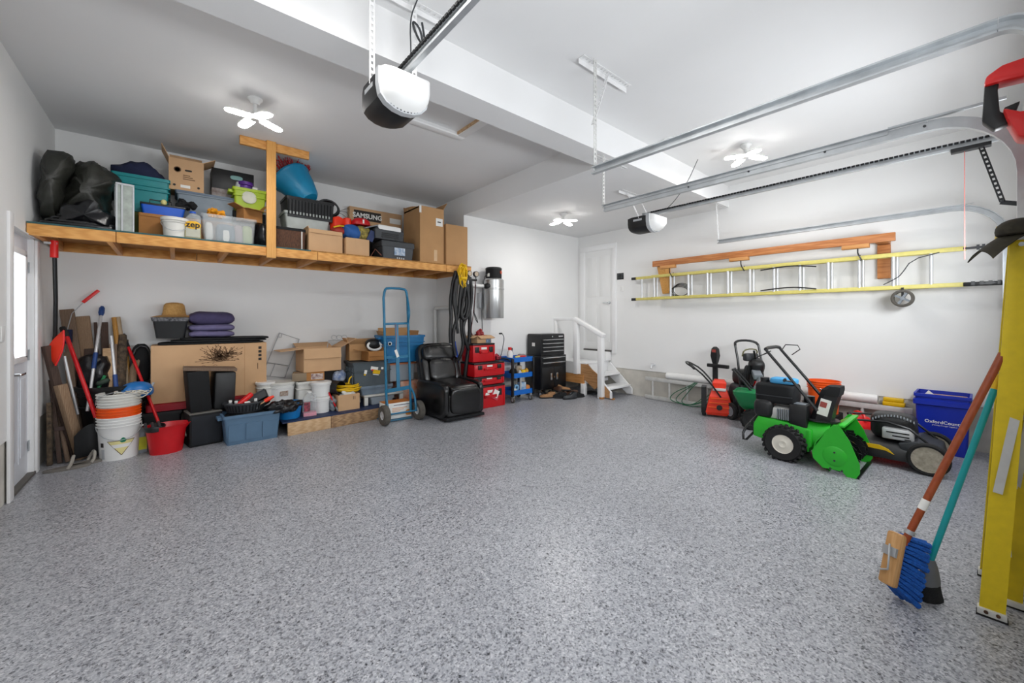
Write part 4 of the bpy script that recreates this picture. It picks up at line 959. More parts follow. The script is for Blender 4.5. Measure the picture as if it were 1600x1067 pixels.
slab('tarp_bundle', 'bulky dark olive tarp bundle beside the upright roll', 'tarp', [(-0.812, 2.218), (-0.782, 2.393), (-0.728, 2.604), (-0.693, 2.75), (-0.626, 2.797), (-0.569, 2.817), (-0.511, 2.773), (-0.4, 2.692), (-0.379, 2.66), (-0.439, 2.532), (-0.477, 2.404), (-0.461, 2.245)], 5.18, 5.70, TARP, .05, 7, 8)
slab('plastic_bag', 'shiny black bag slumped in front of the olive tarp bundle', 'bag', [(-0.781, 2.14), (-0.752, 2.265), (-0.656, 2.349), (-0.54, 2.36), (-0.459, 2.306), (-0.41, 2.216), (-0.427, 2.138), (-0.532, 2.156), (-0.686, 2.161)], 5.03, 5.26, TARPB, .045, 12, 5)
t = thing('glass_case', 'dusty clear glass case standing on end on the loft', 'glass case', (-.35, 5.09, SZ), .15)
M().b2((-.055, -.06, 0), (.055, .06, .42)).obj('glass_body', mat('dusty_glass', '#b4bcb4', .3, alpha=.7, var=.25, scale=14), t)
for x, y in ((-.055, -.06), (-.02, -.062), (.055, -.06), (-.055, .06), (.055, .06)): M().b2((x-.006, y-.006, 0), (x+.006, y+.006, .424)).obj('edge_strip', LGRY, t)
M().b2((-.061, -.066, .415), (.061, .066, .432)).obj('rim', LGRY, t)
carton('olive_box', 'olive green box between glass case and wooden box', 'box', -.17, 5.62, SZ, .44, .36, .27, mat('olive_card', '#5f6a35', .8), tape=False)
tote('storage_tote', 'teal storage tote topped with dark blue cloth on the loft', 'tote', -.25, 5.60, SZ+.275, .44, .36, .36, TEAL, ribs=2, handles=True)
slab('navy_cloth', 'crumpled navy cloth heaped over the teal tote', 'cloth', [(-0.487, 2.837), (-0.414, 2.868), (-0.33, 2.915), (-0.205, 2.913), (-0.125, 2.859), (-0.054, 2.754), (-0.044, 2.674), (-0.253, 2.677), (-0.441, 2.695)], 5.42, 5.80, NAVY, .045, 9, 12)
t = carton('brown_carton', 'plain brown carton under the blue toolbox tray', 'box', -.085, 5.33, SZ, .35, .26, .22, CARD3, tape=False)
M().rings([rect(.18, .135, .195), rect(.18, .135, .224)]).obj('lid', CARD3, t)
t = thing('tool_tray', 'blue plastic tool tray with black top on the brown carton', 'tool tray', (-.085, 5.32, SZ+.224), .03)
M().rings([rect(.15, .10, 0, .02), rect(.165, .12, .085, .02), rect(.155, .11, .085, .02), rect(.14, .09, .01, .02)]).obj('tray', BLU, t, ang=30)
M().b2((-.17, -.125, .085), (.17, .125, .105), bev=.006).obj('black_lid', BLK, t)
M().tube([(-.1, -.05, .1), (-.1, -.05, .15), (.06, -.05, .15), (.06, -.05, .1)], .006, 6).obj('wire_handle', BLKM, t)
tag(M().pillow((0, 0, .03), (.05, .05, .06), e=1, n=8).obj('yellow_ball', mat('pale_yellow', '#d8cf8a', .5), None, (-.08, 5.26, SZ+.331)), 'small pale yellow ball on the blue tool tray', 'ball')
crumple('cable_heap', 'heap of black cables and tools beside the blue tool tray', 'cable', .10, 5.32, SZ+.331, (.16, .16, .10), BLK2, .05, 14, 3, .9)
t = bucket('pail', 'small white pail with wire handle at the loft edge', 'pail', .005, 5.09, SZ, WHTD, .085, .097, .175, ribs=1, lid=WHTD, bail=.09)
t = jug('cleaner_jug', 'clear jug with yellow and black lettered label on the loft edge', .14, 5.08, SZ, .13, .10, .27, CLEAR, None, BLU)
M().b2((-.055, -.0525, .015), (.055, -.05, .155)).obj('label', mat('cleaner_label', '#b9b8a8', .6), t)
M().pillow((0, -.0535, .13), (.128, .005, .08), e=1, n=10).obj('yellow_oval', mat('label_yellow', '#e8b21c', .6), t)
text('lettering', 'zep', .078, INK, t, (0, -.057, .132), (pi/2, 0, 0), bold=.002)
M().b2((-.062, -.047, .004), (.062, .047, .15)).obj('liquid', mat('yellow_liquid', '#b9ad5a', .2, alpha=.8), t)
t = tote('clear_tote', 'clear plastic tote full of bagged items at the loft edge', 'tote', .44, 5.20, SZ, .48, .30, .27, CLEAR, lid=None)
for nm, lb, x, y, w, d_, h, m_ in (('white_packet', 'white packet inside the clear loft tote', -.17, -.05, .07, .1, .19, PAPER), ('grey_pouch', 'grey blue pouch inside the clear loft tote', -.03, -.03, .17, .13, .19, mat('grey_blue', '#6d808f', .6)), ('white_tag_card', 'white card inside the clear loft tote', -.03, -.105, .06, .01, .12, PAPER), ('pink_grey_bag', 'pinkish grey bag inside the clear loft tote', .08, -.02, .09, .12, .2, mat('pink_grey', '#a99a9e', .6)), ('green_bag', 'pale green plastic bag inside the clear loft tote', .16, -.03, .1, .12, .2, mat('pale_green', '#a9b87c', .5))):
    tag(M().pillow((0, 0, h/2), (w, d_, h), e=.5, amp=.008, n=10, flat=.97).obj(nm, m_, None, (.44+x, 5.20+y, SZ+.012)), lb, 'packet')
crumple('yellow_duster', 'fluffy orange-yellow duster on top of the clear tote', 'duster', .34, 5.22, SZ+.272, (.15, .12, .09), mat('orange_fluff', '#e89a1c', .95, bump=.6), .04, 25, 2, 1)
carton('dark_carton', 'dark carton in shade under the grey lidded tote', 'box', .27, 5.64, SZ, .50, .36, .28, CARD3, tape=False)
tote('grey_tote', 'grey blue lidded tote behind the clear tote on the loft', 'tote', .27, 5.62, SZ+.283, .52, .36, .27, mat('grey_blue_tote', '#7f8b96', .5), lid=mat('grey_blue_lid', '#5d6d80', .5))
t = carton('produce_carton', 'brown carton with hand hole and open side flaps high on the loft', 'box', .10, 5.62, SZ+.566, .29, .28, .33, CARD2, 0, {'l': (25, .14), 'r': (60, .12), 'b': (10, .12)}, cutout=True)
M().b2((-.05, -.143, .03), (.03, -.14, .06)).obj('sticker', PAPER, t)
for x in (-.1, .1): M().cyl((x, -.1405, .05), (x, -.1425, .05), .012, n=12).obj('print_dot', INK, t)
m = M(); m.lathe([(.03, 0), (.03, .001), (.022, .001), (.022, 0)], 18); m.tf((-.075, -.1412, .215), (pi/2, 0, 0)); m.obj('round_print', INKB, t)
for k in range(3): M().b2((-.03, -.1415, .12+.02*k), (.07-.02*k, -.14, .128+.02*k)).obj('print_line', INKB, t)
t = carton('black_carton', 'black printed appliance carton with pale lower half on the loft', 'box', .52, 5.72, SZ+.566, .40, .26, .12, mat('grey_white_print', '#b9b4b2', .6, col2='#6d5a55', scale=18), tape=False)
M().b2((-.2, -.13, .121), (.2, .13, .345), bev=.004).obj('black_top', BLK, t)
M().pillow((.03, -.132, .27), (.12, .004, .05), e=.7, n=8).obj('logo_oval', mat('pale_teal', '#7fa9a5', .5), t)
carton('shade_carton', 'dark carton hidden in shade below the lime green tote', 'box', .60, 5.60, SZ, .14, .12, .44, CARD3, tape=False) if 0 else None
tag(M().b2((-.16, -.13, 0), (.16, .13, .43), bev=.006).obj('dark_box', BLK2, None, (.66, 5.58, SZ)), 'black box under the lime green tote', 'box')
t = tote('lime_tote', 'lime green open tote with a round white label on the loft', 'tote', .655, 5.47, SZ+.433, .33, .26, .24, GRNL, ribs=1, taper=.82, handles=True)
M().pillow((-.01, -.124, .14), (.14, .02, .14), e=.9, n=10, rot=(-.1, 0, 0)).obj('label', mat('pale_label', '#d3d4c4', .6), t)
t = thing('purple_toy', 'purple plastic toy spool sticking out of the lime tote', 'toy', (.62, 5.45, SZ+.62))
PUR = mat('purple_plastic', '#5a2a8c', .4)
M().lathe([(.06, 0), (.06, .10), (.075, .105), (.075, .14), (.06, .145)], 20).obj('spool', PUR, t); M().cyl((-.08, .0, -.02), (-.06, 0, .13), .03, n=12).obj('grey_wing', LGRY, t); M().box((.09, -.01, .04), (.05, .03, .12)).obj('white_tab', PAPER, t)
carton('small_open_carton', 'small brown open carton leaning in front of the lime tote', 'box', .64, 5.29, SZ+.285, .20, .14, .13, CARD3, .4, {'l': (70, .1), 'f': (100, .1), 'r': (40, .1)})
crumple('dark_gap_fill', 'dark fill for the black gap between clear tote and post', 'bag', .76, 5.22, SZ, (.13, .3, .28), TARPB, .02, 8, 6, .6)  # dark lump standing in for the shaded gap beside the clear tote
# right of the post
t = thing('blue_planter', 'turquoise plastic planter tipped on its side atop the black crate', 'planter', (1.17, 5.44, SZ+.825), rot=(R(-28), R(-32), R(0)))
M().lathe([(.10, -.21), (.13, -.18), (.185, -.02), (.215, .12), (.23, .14), (.23, .16), (.21, .16), (.17, 0), (.10, -.16)], 32).obj('pot', CYAN, t, ang=35)
M().lathe([(.205, .13), (.001, .135)], 28, cap0=False).obj('soil', mat('potting_soil', '#5a4330', .95, bump=.6), t)
for k in range(3):
    a = 2.4+k*.35; M().sph((.205*cos(a), .205*sin(a), .11), (.02, .02, .02), 6).obj('rivet', STEEL, t)
M().box((.1, -.09, -.10), (.02, .02, .1), rot=(.3, .3, 0)).obj('white_strap', PAPER, t)
m = M(); rg = random.Random(5)
for k in range(64):
    a = rg.uniform(0, 2*pi); r0 = rg.uniform(.02, .16); p = V((r0*cos(a)+.03, r0*sin(a), .13)); d_ = V((cos(a)*.65+.55, sin(a)*.5-.42, rg.uniform(.5, .9))).normalized()
    q = p+d_*rg.uniform(.16, .30); m.tube([p, p.lerp(q, .5)+V((rg.uniform(-.02, .02), rg.uniform(-.02, .02), 0)), q], .0045, 5)
    m.tube([p.lerp(q, .6), p.lerp(q, .6)+V((rg.uniform(-.05, .05), rg.uniform(-.05, .05), .04))], .004, 5)
o_ = m.obj('red_branches', mat('red_twig', '#a3161f', .6), t); o_['kind'] = 'stuff'
t = tote('grey_bin', 'pale grey open bin under the black plastic crate', 'bin', 1.24, 5.46, SZ+.285, .52, .34, .20, mat('pale_bin', '#b3b8b4', .5))
t = thing('plastic_crate', 'black slotted plastic crate carrying the turquoise planter', 'crate', (1.27, 5.46, SZ+.42))
tub('body', BLK, t, .255, .165, .265, .175, .24, lip=.006)
for k in range(14): M().b2((-.25+.036*k, -.181, .03), (-.235+.036*k, -.168, .2)).obj('slat', BLK2, t)
t = thing('wicker_basket', 'brown wicker-look basket right of the loft post', 'basket', (1.005, 5.25, SZ))
M().rings([rect(.155, .15, 0), rect(.16, .155, .22), rect(.15, .145, .22), rect(.145, .14, .01)]).obj('body', mat('brown_wicker', '#6a4631', .8, col2='#3f291d', scale=60, stretch=(3, 3, .5), bump=.4), t)
M().rings([rect(.165, .16, .215), rect(.165, .16, .245), rect(.15, .145, .245)]).obj('rim', BLK2, t); M().b2((.115, -.159, .0), (.125, -.155, .22)).obj('white_stripe', PAPER, t)
carton('flap_carton', 'brown carton with a sagging front flap at the loft edge', 'box', 1.39, 5.25, SZ, .38, .30, .27, CARD2, 0, {'f': (165, .05), 'l': (20, .03)})
carton('square_carton', 'small square brown carton with lid beside the sagging flap carton', 'box', 1.755, 5.20, SZ, .29, .26, .215, CARD2, .02)
t = thing('hose_bundle', 'black cable bundle coiled beside the black crate', 'cable', (1.52, 5.50, SZ+.61))
m = M()
for k in range(4): m.tube([(.13*cos(a)+.01*k, .02*k, .04+.10*sin(a)) for a in [2*pi*q/14 for q in range(14)]], .012, 6, 1, closed=True)
m.obj('coil', BLK, t)
m = M()
for k in range(3): m.tube([(.1, 0, .0), (.2+.03*k, -.02, .05*k-.02), (.26, -.03, -.12+.08*k)], .003, 5, 2)
m.obj('loose_wire', DKG, t)
t = thing('orange_tool', 'orange power tool wedged right of the black crate', 'tool', (1.60, 5.36, SZ+.33), .4)
M().prism([(-.08, .0), (.02, .0), (.03, .08), (.10, .10), (.10, .16), (-.02, .19), (-.09, .16)], 'y', -.05, .05, bev=.012).obj('body', ORRED, t); M().tube([(.03, 0, .02), (.12, 0, .05), (.14, 0, .14)], .016, 8, 1).obj('grip', BLK, t)
t = thing('red_yellow_tool', 'red and yellow tool lying on the sagging flap carton', 'tool', (1.58, 5.24, SZ+.275), .2)
M().pillow((0, 0, .04), (.18, .12, .08), e=.6, n=10).obj('body', mat('dull_red2', '#a02a1c', .5), t); M().tube([(-.1, -.06, .06), (.0, -.06, .10), (.12, -.05, .08)], .01, 6, 1).obj('yellow_handle', YELC, t)
t = thing('patterned_bag', 'blue and yellow patterned bag on the square carton', 'bag', (1.80, 5.23, SZ+.217))
M().pillow((-.07, 0, .10), (.24, .22, .20), e=.8, n=14, amp=.02, flat=.9).obj('blue_side', mat('royal_blue_cloth', '#20569b', .7), t); M().pillow((.07, .0, .095), (.24, .21, .19), e=.8, n=14, amp=.02, flat=.9, seed=4).obj('patterned_side', mat('yellow_pattern', '#b9a54a', .8, col2='#3d3a2a', scale=25), t)
t = thing('red_helmet', 'shiny red bump cap on the patterned bag', 'helmet', (1.88, 5.32, SZ+.40))
M().pillow((0, 0, .06), (.24, .2, .16), e=.9, n=14, flat=.3).obj('shell', RED, t); M().b2((-.01, -.105, .05), (.01, -.09, .10)).obj('badge', PAPER, t)
tag(M().lathe([(.04, 0), (.05, .02), (.05, .1), (.035, .11)], 18).obj('orange_roll', ORRED, None, (1.72, 5.36, SZ+.41)), 'short orange roll left of the red bump cap', 'roll')
t = thing('television_carton', 'flat carton with white letters on black leaning at the back wall', 'box', (2.33, 5.96, SZ))
M().b2((-.40, -.05, 0), (.40, .05, .84), bev=.004).obj('body', CARD2, t)
M().b2((-.34, -.0515, .66), (.06, -.05, .80)).obj('black_print', INK, t); M().b2((.2, -.0515, .68), (.38, -.05, .76)).obj('white_print', PAPER, t)
text('lettering', 'SAMSUNG', .095, PAPER, t, (-.14, -.053, .725), (pi/2, 0, 0), bold=.003)
M().b2((-.4, -.0512, .0), (.4, -.0505, .60)).obj('dark_print', BLK2, t)
t = thing('printer', 'grey and white inkjet printer with open paper flap on black case', 'printer', (2.18, 5.25, SZ+.26), .08)
M().prism([(-.2, 0), (.22, 0), (.22, .14), (.17, .19), (-.17, .19), (-.22, .10)], 'x', 0, .01) .bm.free()
M().rings([rect(.20, .14, 0), rect(.21, .15, .12), rect(.17, .12, .18)]).obj('housing', DKG, t, ang=30)
M().b2((-.165, -.150, .105), (.165, -.02, .185), bev=.02).obj('white_band', WHT, t)
M().pillow((0, .02, .185), (.24, .16, .05), e=.6, n=10).obj('green_lid', mat('dark_teal_lid', '#2f6a5c', .4), t)
for k in range(3): M().b2((-.12, -.153, .02+.025*k), (.12, -.147, .034+.025*k)).obj('output_slot', BLK, t)
M().box((-.25, -.03, .14), (.17, .2, .012), rot=(0, -.35, 0)).obj('paper_flap', GRY, t)
M().box((-.24, -.1, .02), (.08, .02, .14), rot=(0, .4, 0)).obj('side_arm', mat('dark_blue_plastic', '#1d2f5c', .5), t)
t = thing('black_case', 'dark grey hard case with a printed sticker under the printer', 'case', (2.30, 5.24, SZ))
M().rings([rect(.21, .14, 0), rect(.225, .155, .17)]).obj('base', DKG, t); M().rings([rect(.235, .165, .17), rect(.235, .165, .235), rect(.22, .15, .25)]).obj('lid', DKG, t)
M().b2((-.06, -.166, .06), (.09, -.150, .16)).obj('sticker', mat('sticker_print', '#cfd6dc', .5, col2='#5a7fa8', scale=30), t)
for k in range(4): M().b2((-.02+.03*k, -.152, .008), (-.006+.03*k, -.142, .035)).obj('foot_slot', LGRY, t)
m = M(); m.tube([(.0, 0, 0), (.05, -.03, .1), (.12, -.06, .02)], .006, 6); tag(m.obj('wood_stick', mat('dull_red_stick', '#7a4a3c', .7), None, (1.95, 5.16, SZ+.02)), 'short reddish stick between the square carton and the grey case', 'stick')
t = carton('tall_carton', 'tall brown carton with curled top at the right end of the loft', 'box', 2.815, 5.36, SZ, .38, .52, .80, CARD, 0, {'r': (30, .12), 'b': (15, .08)})
M().sheet(lambda u, v: (-.19, -.26+.52*u, .78+.075*sin(pi*u*.55)*v), 8, 2, .006).obj('curled_flap', CARD, t)
M().b2((.06, -.262, .55), (.17, -.26, .66)).obj('shipping_label', PAPER, t); M().b2((.085, -.2635, .60), (.14, -.2615, .615)).obj('label_print', INK, t)
M().b2((.03, -.2615, .04), (.08, -.26, .20)).obj('tape', mat('clear_tape', '#cfae86', .3), t)
M().b2((-.20, -.258, .70), (-.17, -.262, .80)).obj('torn_label', PAPER, t)
carton('short_carton', 'plain brown carton at the far right end of the loft', 'box', 3.215, 5.24, SZ, .37, .34, .60, CARD, 0, tape=False)

# ------------------------------------------------------------------ left corner: barrel with lumber, long tools
t = thing('trash_barrel', 'large black plastic barrel holding poles and scrap lumber', 'barrel', (-.47, 5.74, 0))
M().lathe([(.19, 0), (.255, .62), (.275, .625), (.28, .66), (.262, .665), (.245, .62), (.20, .02)], 36).obj('body', BLK, t, ang=30)
for z in (.45, .56): M().lathe([(.244+.04*z*.2, z), (.256+.04*z*.2, z+.008), (.256+.04*z*.2, z+.02), (.246+.04*z*.2, z+.028)], 36, cap0=False, cap1=False).obj('rim_rib', BLK, t)
def plank(label, a, b, w, th, m_, name='plank', up=(0, -1, 0), grp=None, cat='lumber'):
    return tag(M().bar(a, b, w, th, bev=.003, up=up).obj(name, m_, None), label, cat, grp)
# boards in the barrel (foot inside, top against the back wall)
plank('wide grey-brown board with square top, leftmost in the black barrel', (-.66, 5.72, .10), (-.83, 5.99, 1.42), .10, .035, GREYW)
plank('broad pale brown board upright near the left of the barrel', (-.60, 5.76, .10), (-.73, 6.00, 1.35), .12, .035, GREYW2)
plank('dark narrow board behind the blue-tipped pole', (-.52, 5.80, .10), (-.565, 6.01, 1.29), .055, .03, GREYW3)
plank('thin dark stick left of the blue-tipped pole', (-.56, 5.78, .10), (-.63, 6.0, 1.29), .025, .025, GREYW3)
plank('short pale board with freshly cut top in the barrel', (-.52, 5.64, .08), (-.525, 5.86, 1.02), .075, .035, RAW)
plank('dark short board next to the green-handled tool', (-.63, 5.66, .08), (-.66, 5.92, 1.02), .08, .03, GREYW3)
plank('grey board with slanted top between pole and log', (-.46, 5.66, .08), (-.49, 5.90, 1.06), .06, .03, GREYW)
plank('slim grey lath at the right rear of the barrel', (-.36, 5.82, .10), (-.40, 6.01, 1.10), .04, .025, GREYW)
tag(M().tube([(-.43, 5.68, .08), (-.432, 5.80, .6), (-.42, 5.90, 1.0), (-.425, 5.96, 1.15)], [.045, .043, .042, .035], 10).obj('bark_log', BARK, None), 'rough bark-covered branch log upright in the barrel', 'log')
m = M(); m.tube([(-.33, 5.70, .10), (-.335, 5.82, .72), (-.33, 5.90, .95)], [.032, .03, .02], 9); m.tube([(-.335, 5.82, .74), (-.27, 5.92, .97)], [.024, .018], 8)
tag(m.obj('forked_branch', GREYW2, None), 'forked bare branch at the right side of the barrel', 'branch')
AMB = mat('amber_handle', '#bd8a3e', .5, kind='wood', col2='#a8742c', scale=9, stretch=(3, 3, .3))
tag(M().tube([(-.36, 5.70, .1), (-.49, 6.0, 1.34)], .022, 12).obj('wooden_pole', AMB, None), 'thick amber wooden handle in the barrel, left one', 'pole')
tag(M().tube([(-.31, 5.72, .1), (-.46, 6.0, 1.345)], .019, 12).obj('wooden_pole', mat('pale_handle', '#a99478', .6), None), 'pale grey-brown wooden handle next to the amber handle', 'pole')
tag(M().tube([(-.33, 5.66, .1), (-.385, 5.93, .92)], .016, 12).obj('wooden_pole', AMB, None), 'short amber wooden handle low at the barrel right', 'pole')
def pole(label, a, b, tip, z0, z1):
    a = V(a); b = V(b); t = thing('telescopic_pole', label, 'pole', a); d = b-a
    M().tube([(0, 0, 0), d], .013, 10).obj('tube', ALU, t)
    M().tube([d*z0, d*z1], .018, 10).obj('blue_sleeve', mat('pole_blue', '#1c3f7a', .5), t)
    if tip: M().tube([d*.90, d*.93, d*.98, d], [.016, .024, .022, .010], 10).obj('blue_grip', mat('pole_blue', '#1c3f7a', .5), t)
pole('silver telescopic pole with a bright blue grip in the barrel', (-.63, 5.50, .45), (-.577, 5.98, 1.46), True, .38, .53)
pole('white telescopic pole with a blue sleeve standing in the bucket stack', (-.412, 5.40, .42), (-.49, 5.74, 1.15), False, .30, .48)
t = thing('green_tool', 'dark green jagged garden tool head in the barrel', 'garden tool', (-.57, 5.62, .60))
M().tube([(0, 0, -.1), (.0, .03, .05), (.04, .06, .16)], .014, 8).obj('shaft', GRND, t); M().pillow((.03, .02, .10), (.11, .06, .05), e=.8, n=8, rot=(0, -.4, 0)).obj('head', mat('moss_green', '#2f4034', .7), t)
crumple('dark_sack', 'black sack between the barrel boards', 'sack', -.62, 5.82, .45, (.24, .2, .52), TARPB, .03, 8, 9, .6)

# tools leaning in the corner by the side door
t = thing('roof_rake', 'long black pole with red collar clipped under the loft', 'rake', (-.815, 5.34, 0))
M().tube([(0, 0, 2.01), (-.01, .12, 1.5), (-.03, .22, 1.02)], .015, 10).obj('pole', BLKM, t); M().cyl((0, -.003, 1.87), (0, -.001, 2.02), .026, n=14).obj('red_collar', REDB, t)
m = M(); m.b2((-.06, -.02, 1.985), (.02, .02, 2.004)); m.obj('clip', STEEL, t)
M().cyl((-.02, .19, 1.16), (-.027, .21, 1.06), .022, n=12).obj('grip', BLK, t)
t = thing('snow_shovel', 'bright orange-red snow shovel blade turned up beside the side door', 'shovel', (-.80, 5.50, 0))
def crs(u, v):
    s_ = sin(pi*v)
    return (-.005-.075*s_*(1-u)+.03*v+.02*u*s_-.02*(1-v), -.02-.03*u+.04*(1-u)*s_, .90+.32*v)
M().sheet(crs, 6, 12, .006).obj('blade', ORRED, t, ang=70)
M().tube([crs(1, k/10) for k in range(11)], .007, 8).obj('blade_edge', REDB, t, ang=70)
M().tube([(.02, .02, .98), (.05, .03, .76), (.10, .06, .42)], .011, 8).obj('shaft', ALU, t)
t = thing('red_shovel', 'shovel with glossy red handle and black grip, black blade down', 'shovel', (-.56, 5.36, 0))
M().tube([(-.235, .38, 1.15), (0, .02, .40)], .017, 12).obj('handle', RED, t)
M().tube([(-.235, .38, 1.15), (-.25, .40, 1.19), (-.27, .43, 1.24)], [.02, .027, .024], 12).obj('grip', BLK, t)
M().tube([(0, .02, .40), (.0, .04, .28)], .015, 10).obj('socket', BLK, t)
m = M(); m.sheet(lambda u, v: (-.14+.22*u, .02+.06*sin(pi*u)-.02*v, .04+.30*v*(1-.3*(2*u-1)**2)), 10, 6, .006); m.obj('blade', BLK, t, ang=70)
t = thing('snow_brush', 'snow brush with a short red handle leaning on the back wall', 'brush', (-.71, 5.98, 1.50))
M().bar((-.008, 0, -.006), (.105, .012, .125), .03, .02, bev=.006, up=(0, -1, 0)).obj('red_handle', REDB, t); M().tube([(0, 0, 0), (-.08, -.03, -.12), (-.11, -.06, -.3)], .004, 6).obj('wire_shaft', STEEL, t)
M().b2((-.15, -.1, -.42), (-.07, -.03, -.28), bev=.01).obj('head', NAVY, t)
plank('long dark stained board leaning across the corner by the side door', (-.715, 5.56, .006), (-.885, 5.50, 1.08), .065, .035, GREYW3, up=(.75, -.65, 0))
plank('pale thick board leaning low in front of the dark stained board', (-.665, 5.50, .008), (-.80, 5.475, .72), .075, .05, GREYW2, up=(.75, -.65, 0))
plank('old bark-edged slab standing on the floor by the side door', (-.858, 5.45, .004), (-.872, 5.52, .56), .065, .03, BARK, up=(1, 0, 0))
plank('rusty square bar leaning beside the bark-edged slab', (-.80, 5.47, .004), (-.875, 5.60, .76), .03, .03, GREYW3, cat='bar', name='iron_bar')
t = thing('sledge_hammer', 'old sledge hammer with grey wooden handle standing head up', 'hammer', (-.745, 5.44, .012))
M().tube([(0, 0, 0), (-.11, .22, .50)], .017, 10).obj('handle', GREYW, t); M().bar((-.10, .08, .30), (.0, .10, .30), .04, .04, bev=.006).obj('head', mat('rusty_iron', '#4a3a36', .8), t)
plank('short reddish batten behind the orange shovel blade', (-.70, 5.62, .02), (-.80, 5.82, 1.0), .06, .02, GREYW, cat='lumber')
def flipflop(x, y, rz, label):
    t = thing('sandal', label, 'sandal', (x, y, 0), rz, 'pair of grey sandals'); t.scale = (1.1, 1.15, 1.1)
    so = [(.13*cos(2*pi*k/18), (.045+.008*cos(2*pi*k/18))*sin(2*pi*k/18)) for k in range(18)]
    M().rings([[(a, b, 0) for a, b in so], [(a*1.01, b*1.02, .014) for a, b in so], [(a*.98, b*.97, .02) for a, b in so]]).obj('sole', mat('grey_foam', '#6f6a64', .8), t)
    M().tube([(-.0, -.045, .015), (.02, -.045, .05), (.035, 0, .105), (.03, .045, .06), (.01, .045, .015)], .011, 6, 1).obj('strap', mat('grey_strap', '#9a958c', .7), t)
flipflop(-.72, 5.22, .15, 'grey sandal nearer the side door'); flipflop(-.60, 5.31, .45, 'grey sandal nearer the bucket stack')

# nested buckets with rope
t = bucket('white_bucket', 'white bucket with a yellow triangle emblem, bottom of the nested stack', 'bucket', -.405, 5.38, 0, WHT, .135, .152, .40, ribs=4, bail=.13, rz=.15)
def decal(poly, off, m_, nm, z=.0):      # thin decal wrapped on the bucket front
    m = M(); rr = []
    for (u, v) in poly:
        rad = .135+.017*v/.40+off; a = -pi/2+u/.14; rr.append((rad*cos(a), rad*sin(a), v))
    m.bm.faces.new([m.bm.verts.new(p) for p in rr]); bmesh.ops.solidify(m.bm, geom=m.bm.faces[:], thickness=.0006)
    return m.obj(nm, m_, t)
def seg(a, b, n=6): return [(a[0]+(b[0]-a[0])*k/n, a[1]+(b[1]-a[1])*k/n) for k in range(n)]
tri = lambda x0, x1, z0, z1, xm: seg((x0, z1), (xm, z0))+seg((xm, z0), (x1, z1))+seg((x1, z1), (x0, z1), 10)
def wrap(fx, z0, z1, off, m_, nm):      # decal rows: fx(z) gives the x range
    def fn(u, v):
        z = z0+(z1-z0)*v; xa, xb = fx(v); a = -pi/2+(xa+(xb-xa)*u)/.14; rad = .135+.017*z/.40+off
        return (rad*cos(a), rad*sin(a), z)
    M().sheet(fn, 12, 8, .0006).obj(nm, m_, t)
XE = .005
wrap(lambda v: (XE-.002-.098*v, XE+.002+.098*v), .045, .185, .002, INKB, 'emblem_outline'); wrap(lambda v: (XE-.001-.09*v, XE+.001+.09*v), .053, .180, .0032, mat('pale_yellow_print', '#e6dc9a', .6), 'emblem')
wrap(lambda v: (XE-.05-.02*v, XE+.05+.02*v), .118, .150, .0042, WHT, 'emblem_band')
wrap(lambda v: (XE+.01-.022*sin(pi*(.15+.8*v)), XE+.01+.022*sin(pi*(.15+.8*v))), .165, .21, .0046, mat('leaf_green', '#0f7f5c', .6), 'leaf_print')
wrap(lambda v: (-.155, -.125), .13, .17, .002, INK, 'round_print'); wrap(lambda v: (-.15, -.12), .02, .11, .002, LGRY, 'side_print')
t = bucket('orange_bucket', 'orange bucket nested between the two white buckets', 'bucket', -.405, 5.38, .10, ORNG, .133, .152, .39, ribs=3)
t = bucket('upper_bucket', 'white bucket nested at the top of the stack, holding rope', 'bucket', -.405, 5.38, .20, WHTD, .131, .152, .39, ribs=5, bail=-.13)
rg = random.Random(3); m = M()
for k in range(9):
    c0 = V((rg.uniform(-.05, .16), rg.uniform(-.06, .06), .02+rg.uniform(0, .03))); r0 = rg.uniform(.05, .10)
    m.tube([c0+V((r0*cos(a), r0*.8*sin(a), .02*sin(2*a+k))) for a in [2*pi*q/12 for q in range(12)]], .005, 5, 1, closed=True)
tag(m.obj('rope_tangle', ROPE, None, (-.37, 5.40, .56)), 'tangle of white rope spilling from the bucket stack', 'rope')

# mop bucket and mop
t = thing('mop_bucket', 'red oval mop bucket with black wringer', 'bucket', (-.06, 5.27, 0), .18)
def ov(x, y, z, cx=0): return [(cx+x*cos(2*pi*k/28), y*sin(2*pi*k/28), z) for k in range(28)]
M().rings([ov(.125, .095, 0), ov(.155, .125, .22), ov(.18, .135, .265, .01), ov(.185, .14, .275, .01), ov(.175, .13, .275, .01), ov(.14, .11, .20), ov(.115, .085, .012)]).obj('body', RED, t, ang=50)
M().rings([ov(.075, .115, .235, -.095), ov(.09, .125, .275, -.095), ov(.085, .12, .285, -.095), ov(.055, .09, .25, -.09)]).obj('wringer', BLK, t, ang=50)
for k in range(3): M().bar((-.16+.05*k, -.06, .275), (-.15+.05*k, .06, .30), .02, .02, bev=.004).obj('wringer_tooth', DKG, t)
t = thing('mop', 'mop with a shiny red handle and black tip standing in the red bucket', 'mop', (-.035, 5.23, .02))
d_ = V((-.385, .76, 1.14)); M().tube([(0, 0, .0), d_*.88], .0135, 12).obj('handle', RED, t); M().tube([d_*.88, d_], .016, 12).obj('grip', BLK, t); M().pillow((-.02, .03, .07), (.10, .08, .10), e=.8, n=10, amp=.01).obj('mop_head', ROPE, t)
t = jug('yellow_label_jug', 'clear jug with yellow label behind the red mop bucket', -.255, 5.44, 0, .11, .10, .27, CLEARB, mat('label_lime', '#c7c62c', .6), WHT)
